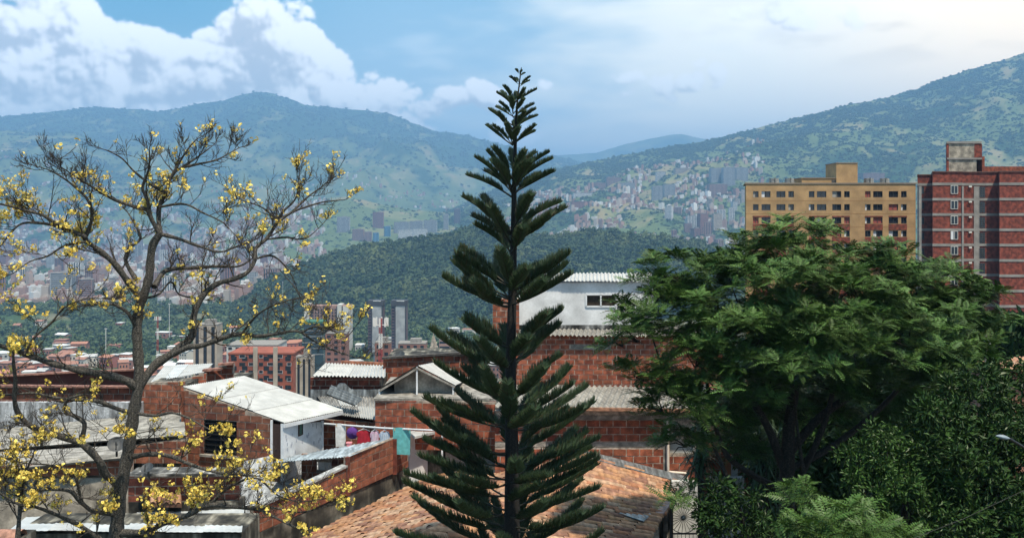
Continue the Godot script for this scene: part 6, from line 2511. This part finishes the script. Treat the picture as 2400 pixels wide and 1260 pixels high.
func make_jacaranda() -> void:
	rng.seed = 23
	var o := thing("jacaranda_tree", "big spreading tree with feathery green fern like leaves before the ochre block", "tree", plan(1830, 25, 0))
	var bark := paint("tree_bark", 0.060, 0.050, 0.040, 0.95, "bark", 1.6)
	var lobes := [
		[1885, 585, 25.0, 84, 1.05], [1800, 606, 24.4, 76, 0.95], [1720, 640, 25.0, 78, 0.9], [1652, 672, 24.5, 74, 0.9], [1560, 652, 24.2, 62, 0.95], [1600, 700, 24.6, 66, 0.9], [1520, 730, 24.0, 66, 0.9], [1486, 790, 23.8, 54, 0.8], [1450, 800, 23.7, 34, 0.7], [1530, 680, 24.0, 46, 0.9],
		[1850, 700, 24.0, 125, 0.9], [1740, 740, 24.0, 118, 0.9], [1960, 690, 25.0, 112, 0.9], [2060, 640, 25.6, 88, 0.85], [2020, 720, 24.2, 108, 0.9], [2130, 690, 26.0, 92, 0.9], [2205, 668, 26.6, 78, 0.85], [2262, 712, 26.6, 74, 0.85], [2305, 752, 26.8, 52, 0.8],
		[2190, 760, 25.6, 100, 0.85], [2120, 800, 24.6, 105, 0.8], [2000, 810, 23.8, 120, 0.85], [1880, 810, 23.4, 120, 0.85], [1760, 830, 23.4, 112, 0.85], [1660, 790, 23.6, 92, 0.85], [1620, 850, 23.6, 76, 0.8], [2245, 838, 25.6, 82, 0.75], [2290, 800, 26.4, 50, 0.8],
		[1560, 895, 23.6, 66, 0.8], [1545, 955, 23.6, 50, 0.8], [1500, 880, 23.6, 40, 0.8], [1600, 1035, 23.6, 58, 0.7], [1630, 960, 23.6, 60, 0.7], [1585, 1155, 23.4, 34, 0.6], [1680, 915, 23.6, 78, 0.7], [1790, 915, 24.2, 95, 0.6], [1930, 900, 24.6, 95, 0.6], [2060, 890, 25.0, 88, 0.6], [2160, 880, 25.6, 80, 0.6],
		[1690, 985, 25.0, 66, 0.8], [1770, 985, 25.6, 72, 0.8], [1930, 985, 26.2, 78, 0.8], [2040, 975, 26.4, 78, 0.8], [2130, 955, 26.6, 70, 0.8], [1840, 960, 25.8, 80, 0.8], [1720, 1060, 25.2, 50, 0.7],
	]
	# stems: the trunk forks low, the limbs reach to the lobes
	var s := Shape.new()
	var base := plan(1835, 25.0, 0)
	var fork := at(1845, 1120, 25.0)
	s.tube(PackedVector3Array([base, base.lerp(fork, 0.5) + Vector3(0.08, 0, 0), fork, at(1850, 1000, 25.0), at(1870, 860, 25.0), at(1880, 700, 25.0)]), PackedFloat32Array([0.30, 0.22, 0.19, 0.15, 0.11, 0.05]), 10)
	part(o, "trunk", s, bark)
	for l in [
		[[[1845, 1120], [1800, 1000], [1740, 900], [1700, 800], [1680, 700]], 0.12, 25.0, 24.4], [[[1850, 1060], [1920, 980], [2000, 920], [2070, 850], [2120, 760], [2140, 690]], 0.13, 25.0, 25.6], [[[1850, 1100], [1960, 1040], [2060, 960], [2130, 890], [2220, 830], [2280, 770]], 0.10, 25.0, 26.2],
		[[[1840, 1150], [1760, 1110], [1700, 1060], [1668, 960], [1650, 870], [1600, 780]], 0.09, 25.0, 24.0], [[[1870, 1130], [1930, 1000], [1960, 880], [1980, 760]], 0.10, 25.0, 24.6],
		[[[1760, 1350], [1735, 1200], [1680, 1060], [1640, 980], [1590, 920], [1560, 880], [1520, 760]], 0.065, 23.8, 23.9], [[[1640, 985], [1600, 930], [1575, 880], [1510, 850]], 0.035, 23.8, 23.8], [[[1735, 1200], [1650, 1130], [1600, 1050]], 0.03, 23.8, 23.7], [[[1900, 1260], [1890, 1150], [1870, 1010], [1860, 900]], 0.08, 24.6, 24.4],
	]:
		s = Shape.new()
		var lp := limb_points(l[0], l[2], l[3])
		var lr := PackedFloat32Array()
		for i in lp.size():
			lr.append(lerpf(l[1], l[1] * 0.25, float(i) / lp.size()))
		s.tube(lp, lr, 8)
		part(o, "limb", s, bark)
	var kinds := [rosette(1, 11, 0.50), rosette(2, 9, 0.46), rosette(3, 10, 0.56)]
	var sets := [[], [], []]
	var cols := [[], [], []]
	var tufts := []
	for q in leaf_spots(lobes, 2.0, 0.62):
		for i in 4:
			tufts.append([q[0] + Vector3(rng.randfn() * 0.15, rng.randfn() * 0.05, rng.randfn() * 0.15), (q[1] + Vector3(rr(-0.4, 0.4), 0, rr(-0.4, 0.4))).normalized()])
	for q in tufts:
		var n: Vector3 = (q[1] * 0.42 + Vector3.UP).normalized()
		var x := n.cross(Vector3(rr(-1, 1), 0.1, rr(-1, 1))).normalized()
		var k := rr(0.6, 1.05)
		var w := rng.randi() % 3
		sets[w].append(Transform3D(Basis(x, n, x.cross(n)).scaled(Vector3.ONE * k), q[0] - origin_of(o)))
		var tone := rr(0.55, 1.35)
		cols[w].append(Color(tone * rr(0.9, 1.1), tone, tone * rr(0.8, 1.1)))
	var m := leafy("fern_leaf", 1, 1, 1, 0.18, 0.6)
	for w in 3:
		copies(o, "leaves", kinds[w], sets[w], cols[w], m)
	# twigs that carry the fringes
	s = Shape.new()
	for l in lobes:
		var c := at(l[0], l[1], l[2])
		var r: float = l[3] * l[2] / F
		for i in 5:
			var dir := Vector3(rng.randfn(), rng.randfn() * 0.6 + 0.2, rng.randfn()).normalized()
			s.tube(PackedVector3Array([c + Vector3(0.1, -0.12, 0.0), c + dir * r * 0.3, c + dir * r * 0.8]), PackedFloat32Array([0.02, 0.014, 0.005]), 4, false)
	part(o, "twigs", s, bark, "stuff")
	# young one of the same kind at the bottom, its leaves in the light
	o = thing("young_jacaranda", "young tree with light green fern leaves at the bottom right", "tree", plan(1960, 19, 0))
	s = Shape.new()
	s.tube(PackedVector3Array([plan(1965, 19, 0), at(1960, 1300, 19), at(1970, 1220, 19)]), PackedFloat32Array([0.08, 0.06, 0.02]), 8)
	part(o, "trunk", s, bark)
	sets = [[], [], []]
	for q in leaf_spots([[1930, 1240, 19.0, 70, 0.6], [2010, 1245, 19.0, 80, 0.6], [1880, 1260, 18.6, 52, 0.6], [2080, 1270, 19.2, 60, 0.5], [1870, 1165, 20.0, 40, 0.7], [1960, 1290, 18.5, 90, 0.5]], 7.0, 0.4):
		var n: Vector3 = (q[1] * 0.6 + Vector3.UP).normalized()
		var x := n.cross(Vector3(rr(-1, 1), 0.1, rr(-1, 1))).normalized()
		sets[rng.randi() % 3].append(Transform3D(Basis(x, n, x.cross(n)).scaled(Vector3.ONE * rr(0.75, 1.1)), q[0] - origin_of(o)))
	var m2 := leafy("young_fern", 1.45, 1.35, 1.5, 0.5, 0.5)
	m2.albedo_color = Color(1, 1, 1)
	for w in 3:
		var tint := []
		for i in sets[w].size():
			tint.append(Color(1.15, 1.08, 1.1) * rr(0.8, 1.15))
		copies(o, "leaves", kinds[w], sets[w], tint, m2)


func leaf_bunch(seed_: int, count: int, size: float) -> ArrayMesh:
	var g := RandomNumberGenerator.new()
	g.seed = seed_
	var s := Shape.new()
	s.tinted = true
	for i in count:
		var dir := Vector3(g.randfn(), g.randfn() + 0.3, g.randfn()).normalized()
		var p := dir * g.randf_range(0.02, 0.20)
		var t := dir.cross(Vector3(g.randfn(), g.randfn(), g.randfn())).normalized()
		var along := (dir + Vector3.DOWN * g.randf_range(0.0, 0.8)).normalized()
		var l := size * g.randf_range(0.7, 1.3)
		var fold := along.cross(t).normalized() * l * 0.06
		s.tint = Color(0.036, 0.072, 0.020) * g.randf_range(0.55, 1.45)
		s.quad(p, p + along * l * 0.5 + t * l * 0.24 + fold, p + along * l, p + along * l * 0.5 - fold)
		s.quad(p, p + along * l * 0.5 - fold, p + along * l, p + along * l * 0.5 - t * l * 0.24 + fold)
	return s.mesh()


func broad_tree(called: String, label: String, foot: Vector3, lobes: Array, per: float, tone: Color, size: float, trunk_r: float) -> void:
	var o := thing(called, label, "tree", foot)
	var bark: Material = mats.tree_bark
	var s := Shape.new()
	var top := Vector3.ZERO
	for l in lobes:
		top += at(l[0], l[1], l[2])
	top /= lobes.size()
	s.tube(PackedVector3Array([foot, foot.lerp(top, 0.45) + Vector3(0.15, 0, 0), top]), PackedFloat32Array([trunk_r, trunk_r * 0.8, trunk_r * 0.35]), 9)
	part(o, "trunk", s, bark)
	for l in lobes:
		s = Shape.new()
		var c := at(l[0], l[1], l[2])
		s.tube(PackedVector3Array([foot.lerp(top, 0.5), foot.lerp(top, 0.6).lerp(c, 0.5) + Vector3.UP * 0.15, c]), PackedFloat32Array([trunk_r * 0.5, trunk_r * 0.3, 0.015]), 6)
		part(o, "limb", s, bark)
	var kinds := [leaf_bunch(5, 38, 0.115 * size), leaf_bunch(6, 34, 0.13 * size), leaf_bunch(7, 40, 0.11 * size)]
	var sets := [[], [], []]
	var cols := [[], [], []]
	for q in leaf_spots(lobes, per, 0.45):
		var w := rng.randi() % 3
		sets[w].append(Transform3D(Basis(Vector3(rr(-1, 1), rr(-1, 1), rr(-1, 1)).normalized(), rr(0, TAU)).scaled(Vector3.ONE * rr(0.8, 1.3) * size), q[0] - origin_of(o)))
		var k := rr(0.7, 1.25)
		cols[w].append(Color(tone.r * k, tone.g * k, tone.b * k))
	var m: Material = mats.broad_leaf
	for w in 3:
		copies(o, "leaves", kinds[w], sets[w], cols[w], m)


# strap leaves in a hanging mop on a bare stem
func spiky_plant(label: String, foot: Vector3, heads: Array, stem_r: float) -> void:
	var o := thing("spiky_plant", label, "plant", foot, "spiky plants")
	var m: Material = mats.strap_leaf
	for h in heads:
		var c: Vector3 = h[0]
		var size: float = h[1]
		var s := Shape.new()
		s.tube(PackedVector3Array([foot, foot.lerp(c, 0.5) + Vector3(rr(-0.1, 0.1), 0, 0), c + Vector3.DOWN * size * 0.2]), PackedFloat32Array([stem_r, stem_r * 0.8, stem_r * 0.6]), 7)
		part(o, "stem", s, mats.tree_bark)
		s = Shape.new()
		s.tinted = true
		for i in int(h[2]):
			var a := rng.randf() * TAU
			var e := rr(-0.9, 1.1)
			var dir := Vector3(cos(a) * cos(e), sin(e), sin(a) * cos(e))
			var p := c + Vector3.DOWN * size * rr(0.0, h[3])
			var side := dir.cross(Vector3.UP).normalized()
			var w := 0.035 * rr(0.7, 1.2)
			var l := size * rr(0.7, 1.05)
			var g := rr(0.7, 1.3)
			s.tint = Color(0.030, 0.052, 0.024) * g
			var m1 := p + dir * l * 0.5 + Vector3.UP * l * 0.05
			var e1 := p + dir * l * 0.9 + Vector3.DOWN * l * rr(0.15, 0.5)
			s.quad(p - side * w * 0.5, m1 - side * w, m1, p)
			s.quad(p, m1, m1 + side * w, p + side * w * 0.5)
			s.quad(m1 - side * w, e1, e1, m1)
			s.quad(m1, e1, e1, m1 + side * w)
		part(o, "leaves", s, m, "stuff")


func make_garden() -> void:
	rng.seed = 64
	leafy("broad_leaf", 1, 1, 1, 0.25, 0.45)
	leafy("strap_leaf", 1, 1, 1, 0.2, 0.45)
	broad_tree("broadleaf_tree", "glossy dark broadleaf tree filling the lower right corner", plan(2280, 21, 0), [[2290, 960, 21.5, 92, 0.9], [2380, 925, 22.5, 82, 0.9], [2200, 1010, 20.8, 88, 0.9], [2350, 1040, 20.6, 96, 0.9], [2250, 1090, 20.2, 92, 0.9], [2400, 1110, 20.2, 84, 0.9], [2330, 1170, 19.8, 92, 0.9], [2180, 1130, 20.4, 70, 0.8], [2250, 1230, 19.6, 86, 0.8], [2400, 1230, 19.4, 86, 0.8]], 9.0, Color(0.8, 0.85, 0.75), 1.0, 0.2)
	broad_tree("lower_tree", "leafy tree with paler tufts left of the dark corner tree", plan(2080, 20.5, 0), [[2080, 1050, 20.6, 66, 0.8], [2150, 1100, 20.4, 64, 0.8], [2060, 1130, 20.2, 70, 0.8], [2190, 1060, 20.8, 54, 0.8], [2130, 1170, 20.0, 72, 0.8], [2010, 1080, 21.0, 52, 0.8], [2220, 1130, 20.4, 52, 0.8]], 8.0, Color(1.15, 1.2, 1.0), 0.9, 0.14)
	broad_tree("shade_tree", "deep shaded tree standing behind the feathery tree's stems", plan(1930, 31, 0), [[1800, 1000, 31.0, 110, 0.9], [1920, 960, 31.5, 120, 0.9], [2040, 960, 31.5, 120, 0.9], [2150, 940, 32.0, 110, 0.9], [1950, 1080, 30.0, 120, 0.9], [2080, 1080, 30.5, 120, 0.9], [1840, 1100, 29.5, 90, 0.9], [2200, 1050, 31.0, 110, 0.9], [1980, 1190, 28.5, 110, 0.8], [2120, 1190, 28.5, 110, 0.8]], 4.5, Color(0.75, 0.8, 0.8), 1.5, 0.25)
	broad_tree("far_garden_tree", "dark round tree at the right edge under the brick tower", plan(2400, 58, -2), [[2400, 800, 58.0, 60, 0.8], [2350, 820, 57.0, 44, 0.8], [2450, 810, 58.0, 60, 0.8], [2375, 840, 56.5, 50, 0.7]], 2.0, Color(0.8, 0.85, 0.8), 2.2, 0.35)
	broad_tree("slope_tree", "tree between the feathery crown and the red brick tower", plan(2180, 70, -6), [[2140, 800, 70.0, 70, 0.9], [2220, 790, 70.0, 70, 0.9], [2290, 820, 70.0, 60, 0.9], [2060, 810, 70.0, 80, 0.9], [1960, 820, 70.0, 80, 0.9], [1860, 820, 70.0, 80, 0.9], [2200, 860, 68.0, 80, 0.9], [2040, 880, 68.0, 90, 0.9], [1880, 880, 68.0, 90, 0.9]], 1.2, Color(0.9, 0.95, 0.85), 3.0, 0.4)
	broad_tree("hedge_tree", "low dark bush below the iron gate's white wall", plan(1720, 24, 0), [[1690, 1180, 23.6, 62, 0.9], [1740, 1220, 23.2, 66, 0.9], [1670, 1240, 23.2, 54, 0.9], [1790, 1230, 24.0, 50, 0.8]], 7.0, Color(0.75, 0.85, 0.8), 1.0, 0.1)
	spiky_plant("spiky strap leaved plant before the orange column, left one", plan(1650, 27.5, 0), [[at(1648, 985, 27.5), 0.85, 120, 1.2], [at(1640, 1060, 27.5), 0.8, 90, 0.8]], 0.09)
	spiky_plant("larger hanging spiky plant in the middle of the shade", plan(1800, 28, 0), [[at(1780, 990, 28.0), 0.95, 140, 1.6], [at(1820, 1010, 28.0), 0.85, 110, 1.4], [at(1795, 1080, 28.0), 0.8, 100, 1.6]], 0.10)
	spiky_plant("small spiky plant in front of the low garden wall", plan(1812, 27, 0), [[at(1815, 1205, 27.0), 0.5, 60, 0.3]], 0.06)
	# low undergrowth
	var kinds := [leaf_bunch(8, 24, 0.2), leaf_bunch(9, 24, 0.25)]
	var o := Node3D.new()
	o.name = "undergrowth"
	add_child(o)
	tag(o, "dark green undergrowth on the ground below the trees", "undergrowth", "", "stuff")
	for w in 2:
		var spots := []
		var cols := []
		for i in 2600:
			var px := rr(1640, 2500)
			var dd := rr(17, 46)
			spots.append(Transform3D(Basis(Vector3(rr(-1, 1), rr(-1, 1), rr(-1, 1)).normalized(), rr(0, TAU)).scaled(Vector3.ONE * rr(1.5, 3.5)), plan(px, dd, rr(0.0, 1.6))))
			cols.append(Color(1, 1, 1) * rr(0.5, 1.1))
		copies(o, "leaves", kinds[w], spots, cols, mats.broad_leaf)
	# wires across the lower right
	for k in 1:
		var s := Shape.new()
		s.tube(PackedVector3Array([at(2140, 1262 - k * 6, 16.5), at(2260, 1215 - k * 4, 17.0), at(2420, 1140 - k * 8, 17.6)]), PackedFloat32Array([0.004, 0.004, 0.004]), 5)
		single("power_cable", s, paint("cable_black", 0.02, 0.02, 0.02, 0.7), "thin black cable crossing the dark foliage in the lower right corner", "cable")


func _ready() -> void:
	make_view()
	make_textures()
	make_land()
	make_houses()
	make_blocks()
	make_far_woods()
	make_pine()
	make_jacaranda()
	make_garden()
	make_flowering_tree()
